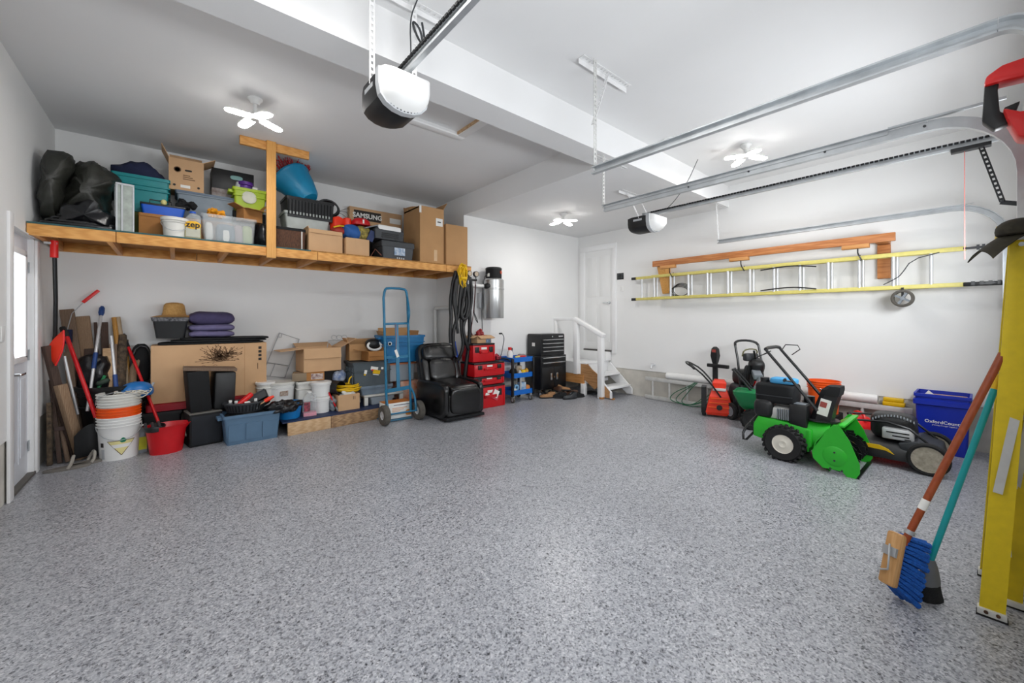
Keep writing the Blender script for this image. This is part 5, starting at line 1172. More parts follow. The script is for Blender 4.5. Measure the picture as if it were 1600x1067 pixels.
# helmet-like blue bowl on a black tote
tote('black_tote', 'black lidded tote under the blue bowl beside the buckets', 'tote', -.10, 5.82, 0, .34, .36, .33, BLK, lid=BLK)
tote('black_tote', 'black lidded tote under the middle of the big plant carton', 'tote', .28, 5.80, 0, .38, .36, .33, BLK2, lid=BLK)
tote('black_tote', 'black lidded tote under the right end of the big plant carton', 'tote', .68, 5.80, 0, .38, .36, .33, BLK, lid=BLK)
tag(M().rings([rect(.56, .19, 0), rect(.56, .19, .07), rect(.54, .17, .078)]).obj('red_tray', mat('deep_red_lid', '#9c1424', .4), None, (.33, 5.83, .345)), 'long deep red tray under the big plant carton', 'tray')
t = thing('blue_bowl', 'upturned blue plastic bowl by the bucket stack', 'bowl', (-.29, 5.56, .52), .2)
M().pillow((0, 0, .07), (.26, .24, .20), e=.9, n=14, flat=.4).obj('shell', mat('sky_blue_plastic', '#1f6fb5', .35), t); M().cyl((.10, -.04, .1), (.12, -.05, .15), .01, n=8).obj('knob', LGRY, t)
tag(M().b2((-.16, -.13, 0), (.16, .12, .515), bev=.01).obj('black_crate', BLK2, None, (-.30, 5.585, 0)), 'tall black crate that carries the blue bowl', 'crate') if 0 else None
t = thing('folding_seat', 'round black padded seat standing on edge left of the plant carton', 'seat', (-.275, 5.90, .62), .1)
m = M(); m.pillow((0, 0, .22), (.17, .07, .44), e=.75, n=14); m.obj('pad', BLK2, t); M().tube([(-.07, -.04, .05), (-.085, -.04, .25), (-.03, -.04, .42), (.06, -.04, .40), (.085, -.04, .2), (.07, -.04, .05)], .012, 8, 1).obj('rim', BLKM, t)
# big plant carton and what lies on it
t = carton('plant_carton', 'big flat carton printed with a leafy plant, lying on its side', 'box', .335, 5.83, .425, 1.05, .34, .615, CARD2, tape=False)
rg = random.Random(11); m = M()
for k in range(150):
    a = rg.uniform(-.25, pi*1.08); r1 = rg.uniform(.04, .14); p = V((.07+rg.uniform(-.08, .08), -.1712, .455+rg.uniform(-.04, .05))); q = p+V((r1*1.15*cos(a), 0, r1*sin(a)*.85))
    m.bar(p, q, .003, .0012, up=(0, 1, 0)); m.box((q.x, -.1712, q.z), (.016, .001, .007), rot=(0, -a, 0))
for k in range(12): m.bar((-.22+.022*k, -.1712, .36+.02*sin(k*1.3)), (-.20+.022*k, -.1712, .36+.02*sin(k*1.3+1)), .004, .0012, up=(0, 1, 0))
o_ = m.obj('plant_print', INKB, t); o_['kind'] = 'stuff'
for k in range(4):
    M().b2((.44, -.1715, .54-.045*k), (.472, -.170, .57-.045*k)).obj('icon_print', INK, t)
M().b2((.43, -.1715, .30), (.437, -.170, .37)).obj('line_print', INKB, t); M().b2((.30, -.1708, .0), (.302, -.170, .60)).obj('fold_line', CARD3, t); M().b2((-.26, -.1708, .1), (-.258, -.170, .40)).obj('fold_line', CARD3, t)
for k, (x, w) in enumerate(((.35, .98), (.42, .90), (.47, .84))):
    tag(M().pillow((0, 0, .012), (w, .36, .024), e=.25, amp=.01, freq=3, seed=k, n=14).obj('floor_mat', BLK2, None, (x, 5.83, 1.042+.024*k)), ['bottom black floor mat lying on the plant carton', 'middle black floor mat lying on the plant carton', 'topmost black floor mat lying on the plant carton'][k], 'mat', 'black mats on the plant carton')
t = thing('hat_bin', 'black tapered bin with patterned rim on the plant carton', 'bin', (-.03, 5.84, 1.115))
M().rings([rect(.12, .12, 0, .03), rect(.15, .15, .22, .03), rect(.143, .143, .22, .03), rect(.113, .113, .01, .03)]).obj('body', BLK, t)
M().rings([rect(.152, .152, .185, .03), rect(.163, .163, .225, .03), rect(.148, .148, .228, .03)], False, False).obj('bandana_rim', mat('bandana', '#141416', .8, col2='#8f8f92', scale=60), t)
t = thing('straw_hat', 'straw hat resting on the black bin', 'hat', (.0, 5.84, 1.358), .2)
M().lathe([(.205, -.012), (.15, .002), (.13, .006), (.105, .01), (.10, .03), (.088, .12), (.07, .142), (.03, .15), (.001, .15)], 32, cap0=False, sx=1.02, sy=.9).obj('crown_and_brim', STRAW, t, ang=70)
for k, (m_, lb) in enumerate(((PURP2, 'bottom lavender cushion of the stack on the black mats'), (PURP2, 'middle lavender cushion of the stack on the black mats'), (PURP, 'plump dark purple cushion on top of the stack'))):
    tag(M().pillow((0, 0, 0), (.43, .34, .085+.075*(k == 2)), e=.4, e2=.7, amp=.012, freq=9, seed=k, n=16).obj('cushion', m_, None, (.335, 5.83, 1.155+.072*k+.032*(k == 2))), lb, 'cushion', 'purple cushions')
# black speaker boxes
t = thing('speaker_cabinet', 'black speaker cabinet with grey top on the floor by the blue bin', 'speaker', (.235, 5.42, 0), .16)
M().b2((-.14, -.14, 0), (.14, .14, .335), bev=.005).obj('cabinet', BLK2, t); M().b2((-.14, -.14, .335), (.14, .14, .345)).obj('grey_top', mat('dusty_grey_top', '#6d6b66', .8), t); M().b2((-.125, -.147, .02), (.125, -.14, .315), bev=.004).obj('grille', mat('grille_cloth', '#22252b', .9, bump=.3, bscale=300), t)
m = M(); m.tube([(-.143, .0, .1), (-.16, -.03, .18), (-.143, -.05, .25)], .006, 6); m.obj('cable', ROPE, t)
tag(M().b2((-.09, -.13, 0), (.09, .13, .43), bev=.006).obj('speaker_cabinet', BLK2, None, (.205, 5.46, .347), (0, R(-4), .12)), 'upright black speaker, left one under the tilted plank', 'speaker')
tag(M().b2((-.095, -.13, 0), (.095, .13, .40), bev=.02).obj('speaker_cabinet', BLK, None, (.405, 5.47, .347), (0, R(2), .1)), 'upright black speaker with rounded edges, right one under the tilted plank', 'speaker')
tag(M().b2((-.14, -.13, 0), (.14, .13, .345), bev=.01).obj('black_storage_box', BLK2, None, (.475, 5.60, 0)), 'black box behind the speaker cabinet and blue bin', 'box') if 0 else None
plank('tilted brown plank lying across the two upright speakers', (.07, 5.45, .805), (.53, 5.45, .765), .26, .03, GREYW, up=(0, 0, 1))
# steel-blue bin with basket and tools
t = tote('blue_bin', 'steel blue tote with panelled sides on the floor front', 'tote', .645, 5.25, 0, .54, .34, .31, STBL, rz=.05, panels=3, handles=True, taper=.86)
crumple('bin_contents', 'black rubbish filling the steel blue tote', 'bag', .645, 5.25, .20, (.46, .28, .11), BLK2, .03, 14, 2, .4)
t = thing('wash_basket', 'grey oval basket of painting tools on the steel blue tote', 'basket', (.60, 5.27, .315), .06)
M().rings([ov(.17, .115, 0), ov(.195, .14, .085), ov(.21, .155, .09), ov(.21, .155, .105), ov(.19, .135, .105), ov(.165, .11, .012)]).obj('body', DKG, t, ang=50)
for k in range(18):
    a = pi+pi*(k+.5)/18; M().bar((.172*cos(a), .117*sin(a), .01), (.193*cos(a), .139*sin(a), .08), .012, .004).obj('rib', BLK, t)
def small_bottle(x, y, z, label, m_=WHTD, h=.10, r=.026, cap=WHT):
    t = thing('small_bottle', label, 'bottle', (x, y, z)); M().lathe([(r, 0), (r, h*.6), (r*.5, h*.78), (r*.5, h*.82)], 14).obj('body', m_, t); M().cyl((0, 0, h*.80), (0, 0, h), r*.6, n=12).obj('cap', cap, t)
small_bottle(.46, 5.24, .34, 'white bottle at the left end of the grey basket', CLEAR, .11); small_bottle(.51, 5.22, .34, 'second clear bottle in the grey basket', CLEAR, .10); small_bottle(.685, 5.19, .34, 'white bottle in the middle of the grey basket', CLEAR, .11)
t = thing('heat_gun', 'red and black power scraper lying in the grey basket', 'tool', (.58, 5.28, .36), .3)
M().bar((-.08, 0, .0), (.09, 0, .13), .05, .05, bev=.014).obj('red_body', REDB, t); M().bar((-.02, -.02, .02), (.10, -.03, .02), .05, .05, bev=.012).obj('black_base', BLK, t); M().pillow((.02, -.05, .045), (.06, .02, .03), e=.6, n=8).obj('white_badge', PAPER, t)
t = thing('paint_tray', 'black paint tray tipped up in the grey basket', 'tray', (.76, 5.36, .36), rot=(R(-35), R(-28), 0))
M().rings([rect(.09, .11, 0), rect(.11, .13, .07), rect(.105, .125, .07), rect(.085, .105, .006)]).obj('tray', BLK, t, ang=30); M().bar((-.1, -.13, .075), (.1, -.13, .075), .02, .012).obj('edge', DKG, t)
t = thing('paint_brush', 'brush with an orange handle pointing up out of the basket', 'brush', (.77, 5.18, .41), rot=(0, R(62), R(-5)))
M().tube([(0, 0, -.08), (0, 0, .0)], .012, 8).obj('ferrule', CARD2, t); M().tube([(0, 0, .0), (0, 0, .05), (0, 0, .10)], [.02, .024, .012], 10).obj('handle', ORRED, t)
crumple('plastic_bag', 'glossy black bin bag draped over the right end of the blue tote', 'bag', .93, 5.17, .27, (.34, .24, .16), TARPB, .045, 11, 7, .8, flat=.7)
crumple('bag_tail', 'black plastic film flap over the blue tub', 'bag', 1.08, 5.22, .31, (.16, .16, .07), TARPB, .03, 12, 2, .9, flat=.6)

# ------------------------------------------------------------------ low platform with pails and boxes
t = thing('platform', 'low timber platform with dark blue deck along the back wall', 'platform', (0, 0, 0))
PY = 5.11
plank_a = [((.98, 5.10, 0), (1.45, 5.14, 0)), ((1.455, 5.14, 0), (2.42, 5.26, 0))]
for (a, b), m_ in zip(plank_a, (RAW, mat('old_lumber_face', '#b08e69', .75, kind='wood', col2='#8d6e50', scale=8, stretch=(.3, 3, 3), bump=.1))):
    M().bar((a[0], a[1], .072), (b[0], b[1], .072), .038, .144, bev=.003).obj('front_beam', m_, t)
M().b2((.98, 5.86, 0), (2.75, 5.90, .143)).obj('rear_beam', RAW, t)
M().prism([(.93, 5.10), (1.52, 5.14), (2.78, 5.27), (2.78, 5.92), (.93, 5.92)], 'z', .1445, .158).obj('deck_board', NAVYP, t)
PZ = .159
t = thing('blue_tub', 'bright blue tub at the left end of the low platform', 'tub', (1.04, 5.32, PZ)); M().lathe([(.11, 0), (.14, .17), (.148, .175), (.148, .185), (.135, .185), (.10, .01)], 28).obj('body', mat('azure_plastic', '#1278bd', .4), t, ang=30)
t = bucket('large_pail', 'large white lidded pail with brown printed label', 'pail', 1.00, 5.66, .29, WHT, .15, .165, .25, lid=WHTD, ribs=2, bail=None)
M().sheet(lambda u, v: ((.166+.004*v)*cos(-pi/2-.15+.55*u), (.166+.004*v)*sin(-pi/2-.15+.55*u), .10+.06*v), 6, 2, .001).obj('label_print', mat('brown_label', '#7a4f33', .7, col2='#cfc6ba', scale=60), t)
tag(M().b2((-.2, -.16, 0), (.2, .16, .127), bev=.006).obj('grey_carton', DKG, None, (1.03, 5.68, PZ)), 'dark box supporting the large white pail', 'box')
bucket('small_pail', 'small white lidded pail behind the basket tools', 'pail', .84, 5.62, .28, WHTD, .085, .092, .28, lid=WHT, ribs=1)
tag(M().b2((-.11, -.1, 0), (.11, .1, .278), bev=.006).obj('dark_carton_stand', BLK2, None, (.84, 5.62, 0)), 'dark box under the small white pail', 'box')
t = tote('white_tub', 'white square tub beside the large pail', 'tub', 1.28, 5.60, PZ+.13, .24, .22, .25, WHTD, ribs=1)
tag(M().b2((-.12, -.1, 0), (.12, .1, .128), bev=.006).obj('grey_block', GRY, None, (1.30, 5.62, PZ)), 'grey block under the white square tub', 'box')
bucket('tall_pail', 'white pail at the bottom of the two-pail stack', 'pail', 1.41, 5.40, PZ, WHT, .095, .105, .19, ribs=1, lid=WHT); bucket('tall_pail', 'white pail with green print on top of the two-pail stack', 'pail', 1.41, 5.40, PZ+.202, WHT, .098, .11, .17, ribs=1, lid=WHT)
t = jug('washer_jug', 'clear jug with pink liquid in front of the white pails', 1.25, 5.28, PZ, .15, .11, .29, CLEAR, None, WHT, rz=-.1)
M().b2((-.07, -.05, .002), (.07, .05, .045)).obj('pink_liquid', mat('pink_liquid', '#e07a94', .2), t); M().b2((-.066, -.058, .06), (.0, -.056, .17)).obj('dark_label', mat('black_pink_label', '#2a2028', .6, col2='#b8485c', scale=30), t)
t = carton('shoebox_carton', 'long low carton with printed end lying on the white tub', 'box', 1.32, 5.62, PZ+.385, .36, .22, .10, mat('grey_card', '#8d7c66', .8), rz=-.25, tape=False)
M().b2((-.02, -.112, .0), (.182, .112, .102)).obj('brown_end', CARD3, t); M().b2((.03, -.1135, .015), (.17, -.112, .09)).obj('printed_label', mat('maroon_print', '#6a3a40', .7, col2='#d8cfc6', scale=30), t)
t = carton('open_carton', 'large open carton with wide front flap, above the white pails', 'box', 1.46, 5.70, PZ+.49, .46, .34, .30, CARD2, .06, {'f': (172, .13), 'l': (95, .26), 'b': (70, .15), 'r': (62, .24)})
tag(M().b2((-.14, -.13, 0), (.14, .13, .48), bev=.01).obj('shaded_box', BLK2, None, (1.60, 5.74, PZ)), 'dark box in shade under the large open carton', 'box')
t = thing('plastic_tube', 'short wide black pipe lying beside the yellow cord', 'pipe', (1.56, 5.44, .45), .5)
M().lathe([(.085, -.14), (.085, .14), (.075, .14), (.075, -.14)], 28).tf((0, 0, .0), (pi/2, 0, 0)).obj('pipe', BLK, t)
crumple('blue_white_bag', 'blue and white plastic packet behind the black pipe', 'packet', 1.70, 5.62, .47, (.18, .14, .17), mat('blue_white_film', '#2a5a9c', .4, col2='#cfd6de', scale=14), .02, 12, 4, .8)
t = thing('yellow_cable', 'bright yellow extension cord coiled on the small carton', 'cord', (1.74, 5.42, .375))
m = M()
rg = random.Random(4)
for k in range(8):
    rx, ry, ox, oy, tl = rg.uniform(.13, .18), rg.uniform(.08, .12), rg.uniform(-.02, .02), rg.uniform(-.015, .015), rg.uniform(-.12, .12)
    m.tube([(ox+rx*cos(a), oy+ry*sin(a), .012+.011*k+tl*rx*cos(a)*.5+.006*sin(a*2+k)) for a in [2*pi*q/16 for q in range(16)]], .0075, 6, 1, closed=True)
m.obj('coil', YELC, t); M().tube([(.0, -.05, .1), (.02, -.02, .18), (.10, .0, .20), (.15, .02, .15), (.14, .03, .08)], .009, 6, 2).obj('loop', YELC, t)
t = carton('supply_carton', 'small brown open carton stuffed with white plastic on the platform', 'box', 1.71, 5.38, PZ, .27, .22, .20, CARD2, .05, {'b': (8, .03)})
M().b2((.05, -.1115, .13), (.058, -.11, .17)).obj('arrow_print', INKB, t); M().b2((.07, -.1115, .13), (.078, -.11, .17)).obj('arrow_print', INKB, t)
crumple('white_film', 'crumpled white plastic bag in the small supply carton', 'bag', 1.72, 5.38, PZ+.15, (.20, .16, .09), WHTD, .03, 16, 3, .8)
t = thing('red_lever', 'red handled bar leaning left of the small supply carton', 'tool', (1.56, 5.30, .22)); M().bar((0, 0, 0), (-.09, .05, .22), .03, .014, bev=.003).obj('bar', RED, t); M().tube([(0, 0, 0), (.02, -.02, -.055)], .008, 6).obj('tip', GRY, t)
crumple('grey_rag', 'grey plastic rag crumpled against the white pails', 'rag', 1.535, 5.36, PZ, (.10, .12, .20), GRY, .03, 12, 8, .8)
# white plastic table with totes on and under it
t = thing('plastic_table', 'white plastic side table on the platform, totes on top', 'table', (2.14, 5.52, PZ))
M().b2((-.20, -.17, .11), (.36, .17, .14), bev=.012).obj('table_top', WHTD, t)
for x in (-.17, .33):
    for y in (-.14, .14): M().b2((x-.025, y-.02, 0), (x+.025, y+.02, .112), bev=.006).obj('leg', WHTD, t)
tote('clear_shoebox', 'smoky clear box under the white plastic table', 'tote', 2.20, 5.50, PZ, .34, .26, .105, CLEARB)
tote('grey_low_tote', 'low blue-grey tote on the white table under the dark tote', 'tote', 2.12, 5.53, PZ+.142, .46, .34, .12, mat('blue_grey_tote', '#6d7d8c', .5), ribs=1)
t = tote('slate_tote', 'slate grey tote with torn stickers on its front', 'tote', 2.06, 5.54, PZ+.255, .54, .36, .33, mat('slate_plastic', '#4a545a', .55), lid=mat('slate_lid', '#3c4449', .55), ribs=1)
for nm, x, z, w, h, m_ in (('white_sticker', .02, .24, .10, .045, PAPER), ('yellow_sticker', .05, .19, .10, .05, YELC), ('red_sticker', .02, .215, .08, .02, REDB), ('white_sticker', -.10, .20, .035, .05, PAPER), ('yellow_sticker', -.11, .165, .025, .02, YELC), ('white_sticker', .04, .155, .08, .012, PAPER), ('white_sticker', .13, .235, .03, .03, PAPER)):
    M().box((x, -.176-.0*z, z), (w, .004, h), rot=(.05, .2, 0)).obj(nm, m_, t)
for k in range(5): M().b2((-.268, -.14+.06*k, .05), (-.255, -.12+.06*k, .26)).obj('side_rib', mat('slate_plastic', '#4a545a'), t)
t = carton('opened_carton', 'tall-flapped carton on the slate tote behind the white headset', 'box', 2.03, 5.66, PZ+.60, .42, .16, .22, CARD, 0, {'b': (-4, .07), 'r': (20, .15), 'l': (30, .10)})
t = carton('small_carton', 'small brown carton with folded flaps on the slate tote front', 'box', 2.10, 5.46, PZ+.60, .24, .20, .13, CARD3, .12, {'f': (168, .07), 'l': (80, .12), 'r': (10, .08)})
t = thing('white_headset', 'white and black oval helmet visor on the small brown carton', 'visor', (2.12, 5.46, PZ+.74), .1)
M().tube([(.10*cos(a), .02*sin(a), .055+.055*sin(a)) for a in [2*pi*q/16 for q in range(16)]], .016, 8, 1, closed=True).obj('ring', WHT, t); M().pillow((0, .06, .08), (.2, .16, .15), e=.9, n=12).obj('black_shell', BLK, t)
t = thing('wire_basket', 'thin grey wire rack poking above the opened carton', 'rack', (1.78, 5.86, 1.05)); m = M()
for k in range(3): m.tube([(-.08+.07*k+.035*cos(a), 0, .02+.03*sin(a)) for a in [2*pi*q/10 for q in range(10)]], .004, 5, closed=True)
m.tube([(-.15, 0, -.02), (.12, 0, -.02)], .004, 5); m.tube([(-.15, 0, -.02), (-.18, .02, -.2), (-.18, .02, -.45)], .004, 5); m.tube([(.12, 0, -.02), (.12, .02, -.3), (.12, .02, -.45)], .004, 5)
m.obj('wires', STEEL, t)
t = tote('orange_grey_tote', 'clear tote with orange lid behind the blue hand truck', 'tote', 2.50, 5.55, PZ+.285, .42, .34, .25, CLEARB, lid=mat('copper_lid', '#a55a32', .5)); 
crumple('tote_filling', 'dark cloth inside the orange-lidded clear tote', 'cloth', 2.50, 5.55, PZ+.30, (.34, .28, .2), mat('brown_grey_cloth', '#5f524c', .9), .02, 8, 5, .5)
carton('orange_print_carton', 'orange and white printed carton behind the blue hand truck frame', 'box', 2.62, 5.55, PZ, .28, .3, .27, mat('orange_print', '#c9622c', .7, col2='#d9c7b5', scale=10), tape=False)
t = tote('blue_tote', 'deep blue tote with a cardboard box inside, above the hand truck bar', 'tote', 2.52, 5.52, PZ+.555, .62, .40, .38, TBL, ribs=2, panels=0, handles=True, taper=.84)
M().lathe([(.025, 0), (.028, .004), (.02, .004), (.02, 0)], 16).tf((-.24, -.197, .27), (pi/2, 0, 0)).obj('logo_ring', WHT, t)
carton('inner_carton', 'brown carton sitting inside the blue tote', 'box', 2.50, 5.54, PZ+.60, .48, .3, .32, CARD, 0, {'b': (5, .12), 'l': (20, .08), 'r': (12, .08)})
tag(M().bar((2.74, 5.63, .16), (2.80, 5.90, 1.0), .10, .02, bev=.003, up=(0, -1, 0)).obj('plywood_strip', WOODZ, None), 'narrow plywood strip behind the recliner', 'lumber')
# wire rack leaning on the wall
t = thing('wire_rack', 'white wire grid rack leaning on the back wall', 'rack', (0, 0, 0))
WR = mat('white_wire', '#a9acb0', .5)
c4 = [(1.064, 6.03, 1.143), (1.301, 6.03, 1.051), (1.12, 5.99, .55), (.86, 5.99, .60)]
M().tube(c4, .006, 6, closed=True).obj('frame', WR, t)
for k in (1,):
    a = V(c4[0]).lerp(V(c4[3]), .70); b = V(c4[1]).lerp(V(c4[2]), .70); M().tube([a, b], .005, 6).obj('cross_wire', WR, t); M().tube([a.lerp(b, .35), V(c4[3]).lerp(V(c4[2]), .35)], .005, 6).obj('cross_wire', WR, t)
    M().tube([V(c4[0])+V((.03, -.004, -.01)), V(c4[0])+V((.02, -.004, -.06)), V(c4[0])+V((-.03, -.004, -.05))], .004, 6).obj('cross_wire', WR, t)
tag(M().b2((-.45, -.015, 0), (.45, .005, .55), bev=.003).obj('leaning_board', mat('pale_board', '#d5d7da', .6), None, (1.35, 6.02, .0)), 'pale board standing behind the pails on the back wall', 'board') if 0 else None

# ------------------------------------------------------------------ hand truck
t = thing('hand_truck', 'tall turquoise-blue hand truck with pneumatic tyres', 'hand truck', (2.235, 4.86, 0))
fr = lambda x, z: (x, .055+.07*z, z)
for x in (-.165, .165): M().tube([fr(x, .10), fr(x, 1.60)], .016, 10).obj('upright', DOLB, t)
M().tube([fr(-.165, 1.60), (-.15, .167, 1.70), (-.12, .17, 1.73), (.12, .17, 1.73), (.15, .167, 1.70), fr(.165, 1.60)], .016, 10, 1).obj('top_bow', DOLB, t)
M().tube([fr(.165, 1.62), (.14, .10, 1.55), (.13, .03, 1.40), (.14, .10, 1.28)], .014, 8, 1).obj('grip_loop', DOLB, t)
M().bar(fr(-.165, 1.26), fr(.165, 1.27), .03, .03, bev=.003).obj('crossbar', DOLB, t); M().bar(fr(-.165, .83), fr(.165, .83), .006, .035).obj('crossbar', DOLB, t); M().bar(fr(-.18, .40), fr(.18, .42), .006, .05).obj('crossbar', DOLB, t)
M().bar(fr(0.0, .42), fr(0.0, 1.26), .045, .012, up=(0, 1, 0)).obj('centre_strap', DOLB, t)
for x in (-.19, .19): M().tube([(x*.9, .09, .42), (x, .02, .34), (x, -.03, .2), (x, -.03, .12)], .014, 8, 1).obj('wheel_bracket', DOLB, t)
M().cyl((-.22, -.03, .125), (.22, -.03, .125), .011, n=10).obj('axle', DOLB, t)
for x in (-.235, .235): wheel(t, x, -.03, .125, .075, RUBG, ALU, .42)
M().b2((-.19, .07, .008), (.19, .33, .016)).obj('toe_plate', DOLB, t)
t = carton('fruit_carton', 'white and orange printed carton on the hand truck toe plate', 'box', 2.26, 5.09, .02, .36, .20, .205, PAPER, tape=False)
M().b2((-.18, -.1, .2055), (.18, .1, .21)).obj('orange_top', mat('orange_card', '#c97a34', .7), t); M().pillow((.14, -.1005, .06), (.09, .003, .08), e=.8, n=8).obj('orange_print', mat('orange_ink', '#d98a3c', .7), t)
for k in range(3): M().b2((-.09, -.1015, .13-.02*k), (.12-.05*k, -.1, .138-.02*k)).obj('text_print', mat('orange_ink2', '#e0a06a', .7), t)
M().b2((-.07, -.1015, .17), (.17, -.1, .178)).obj('purple_stripe', PURP, t)
t = thing('hang_tag', 'white paper tag dangling from the hand truck on an orange string', 'tag', (2.19, 4.93, 1.26)); M().tube([(0, .0, 0), (.012, -.01, -.15), (.0, -.01, -.33)], .003, 5, 1).obj('string', mat('rust_string', '#a35a4a', .7), t); M().box((.01, -.014, -.38), (.035, .003, .10), rot=(0, -.35, 0)).obj('tag', PAPER, t)

# ------------------------------------------------------------------ black leather recliner
t = thing('recliner', 'black leather recliner chair in the middle of the back wall', 'armchair', (2.93, 4.80, 0))
def cush(nm, c, d, e=.35, e2=.45, rot=(0, 0, 0), amp=.006, seed=0, n=18): return M().pillow((0, 0, 0), d, e=e, e2=e2, amp=amp, freq=7, seed=seed, n=n).obj(nm, LEATH, t, c, rot, ang=70)
cush('base', (0, .02, .20), (.60, .80, .36), .2, .25)
for s in (-1, 1): cush('side_panel', (s*.27, .02, .26), (.085, .80, .46), .3, .35, seed=s+2)
cush('footrest', (0, -.375, .26), (.46, .10, .34), .3, .4, seed=4)
cush('seat_cushion', (0, -.12, .40), (.45, .58, .17), .3, .5, (R(3), 0, 0), seed=5)
M().b2((-.30, -.40, .02), (.30, .38, .06), bev=.01).obj('plinth', BLK2, t)
bk = R(-17)
cush('back_shell', (0, .34, .58), (.60, .14, .80), .25, .3, (bk, 0, 0), seed=6)
cush('back_cushion', (0, .235, .60), (.42, .15, .34), .35, .5, (bk, 0, 0), .008, 7)
cush('headrest', (0, .335, .83), (.54, .18, .25), .35, .6, (bk, 0, 0), .006, 8)
for s in (-1, 1): cush('back_wing', (s*.245, .28, .58), (.10, .16, .40), .4, .5, (bk, 0, 0), seed=9+s)
m = M(); m.tube([(-.302, -.05, .16), (-.306, .0, .3), (-.304, .08, .38)], .004, 5); m.obj('release_lever', ALU, t)
t = thing('blue_jug_strap', 'bright blue plastic funnel hung behind the recliner', 'funnel', (3.235, 5.16, .62))
M().lathe([(.012, .34), (.03, .25), (.06, .12), (.055, 0)], 14).obj('cone', BLU, t); M().cyl((0, 0, .33), (0, 0, .37), .012, n=8).obj('neck', BLU, t)

# ------------------------------------------------------------------ hoses hanging from the loft corner
def hang(label, pts, r, m_=BLK, sm=2, name='vacuum_hose'):
    return tag(M().tube(pts, r, 10, sm).obj(name, m_, None), label, 'hose', 'hoses hanging from the loft corner')
hang('thick black hose looped widest at the left of the hanging bundle', [(3.13, 4.97, 2.02), (3.07, 4.96, 1.85), (3.02, 4.95, 1.55), (3.04, 4.95, 1.35), (3.02, 4.95, 1.15), (3.03, 4.95, .98)], .026)
hang('black hose forming the big hanging loop over the recliner', [(3.17, 4.96, 2.0), (3.10, 4.94, 1.7), (3.10, 4.94, 1.45), (3.19, 4.94, 1.33), (3.29, 4.94, 1.45), (3.31, 4.94, 1.75), (3.25, 4.96, 2.0)], .029)
hang('black hose crossing the loop knot and curving left to its end', [(3.22, 4.93, 1.95), (3.16, 4.92, 1.62), (3.15, 4.92, 1.40), (3.06, 4.92, 1.2), (3.05, 4.92, .98), (3.09, 4.92, .80)], .025)
hang('black hose dropping straight behind the funnel', [(3.24, 4.95, 1.95), (3.20, 4.93, 1.5), (3.19, 4.93, 1.2), (3.24, 4.93, .95), (3.20, 4.95, .80), (3.17, 4.99, .72)], .025)
hang('black hose swinging right from the knot', [(3.26, 4.92, 1.9), (3.33, 4.91, 1.6), (3.28, 4.91, 1.38), (3.20, 4.91, 1.2), (3.27, 4.91, .96), (3.32, 4.92, .87)], .025)
hang('long black hose reaching down behind the red tool boxes', [(3.33, 4.96, 1.95), (3.35, 4.94, 1.5), (3.36, 4.95, 1.0), (3.30, 4.98, .55), (3.27, 5.0, .12)], .030)
hang('black hose hanging in a narrow inner loop under the gauges', [(3.30, 4.93, 1.95), (3.21, 4.90, 1.6), (3.17, 4.90, 1.36), (3.24, 4.90, 1.30), (3.34, 4.90, 1.45), (3.38, 4.92, 1.75), (3.36, 4.95, 1.95)], .024)
hang('black hose tail hanging left of the knot', [(3.10, 4.91, 1.9), (3.04, 4.90, 1.6), (3.08, 4.90, 1.42), (3.10, 4.90, 1.25), (3.12, 4.90, 1.12)], .022)
hang('thin dark gauge hose at the right of the bundle', [(3.46, 4.93, 1.90), (3.43, 4.92, 1.6), (3.41, 4.92, 1.38), (3.49, 4.92, 1.25), (3.47, 4.92, 1.32), (3.40, 4.92, 1.45)], .006, BLK, 2, 'gauge_hose')
hang('thin reddish gauge hose at the right of the bundle', [(3.44, 4.92, 1.90), (3.42, 4.91, 1.65), (3.39, 4.91, 1.35), (3.35, 4.91, 1.15), (3.38, 4.91, 1.08)], .006, mat('dark_red_hose', '#4a1c1c', .6), 2, 'gauge_hose')
t = thing('rope_hank', 'bright yellow cord hank hung on the loft corner', 'cord', (3.20, 4.93, 1.62))
rg = random.Random(8); m = M()
for k in range(16):
    w = rg.uniform(.03, .085); h = rg.uniform(.10, .17); c0 = .34+rg.uniform(-.02, .02); y = rg.uniform(-.03, .02); x0 = rg.uniform(-.01, .05)
    m.tube([(x0+w*sin(a)*(.7+.3*cos(a)), y+.015*cos(3*a+k), c0+h*cos(a)) for a in [2*pi*q/14 for q in range(14)]], .007, 5, 1, closed=True)
m.obj('hank', YELC, t); M().pillow((.02, -.02, .30), (.12, .09, .05), e=.8, n=8).obj('tie', YELC, t)
t = thing('gauge_set', 'pressure gauge manifold with two round dials on the loft corner', 'gauge', (3.38, 4.93, 1.86))
M().bar((-.09, 0, .05), (.09, 0, .05), .03, .035, bev=.006).obj('manifold', BLKM, t)
for x in (-.045, .075):
    d_ = M().cyl((x, -.02, .14), (x, .02, .14), .042, n=22).obj('dial', BLK, t); M().cyl((x, -.0215, .14), (x, -.020, .14), .034, n=22).obj('dial_face', mat('dial_face', '#bfae98', .5), d_); M().cyl((x, 0, .06), (x, 0, .1), .009, n=8).obj('stem', BLKM, d_)
for x in (-.06, .0, .07): M().cyl((x, 0, .04), (x, 0, -.02), .011, n=8).obj('fitting', CHROME if x else BLK, t)

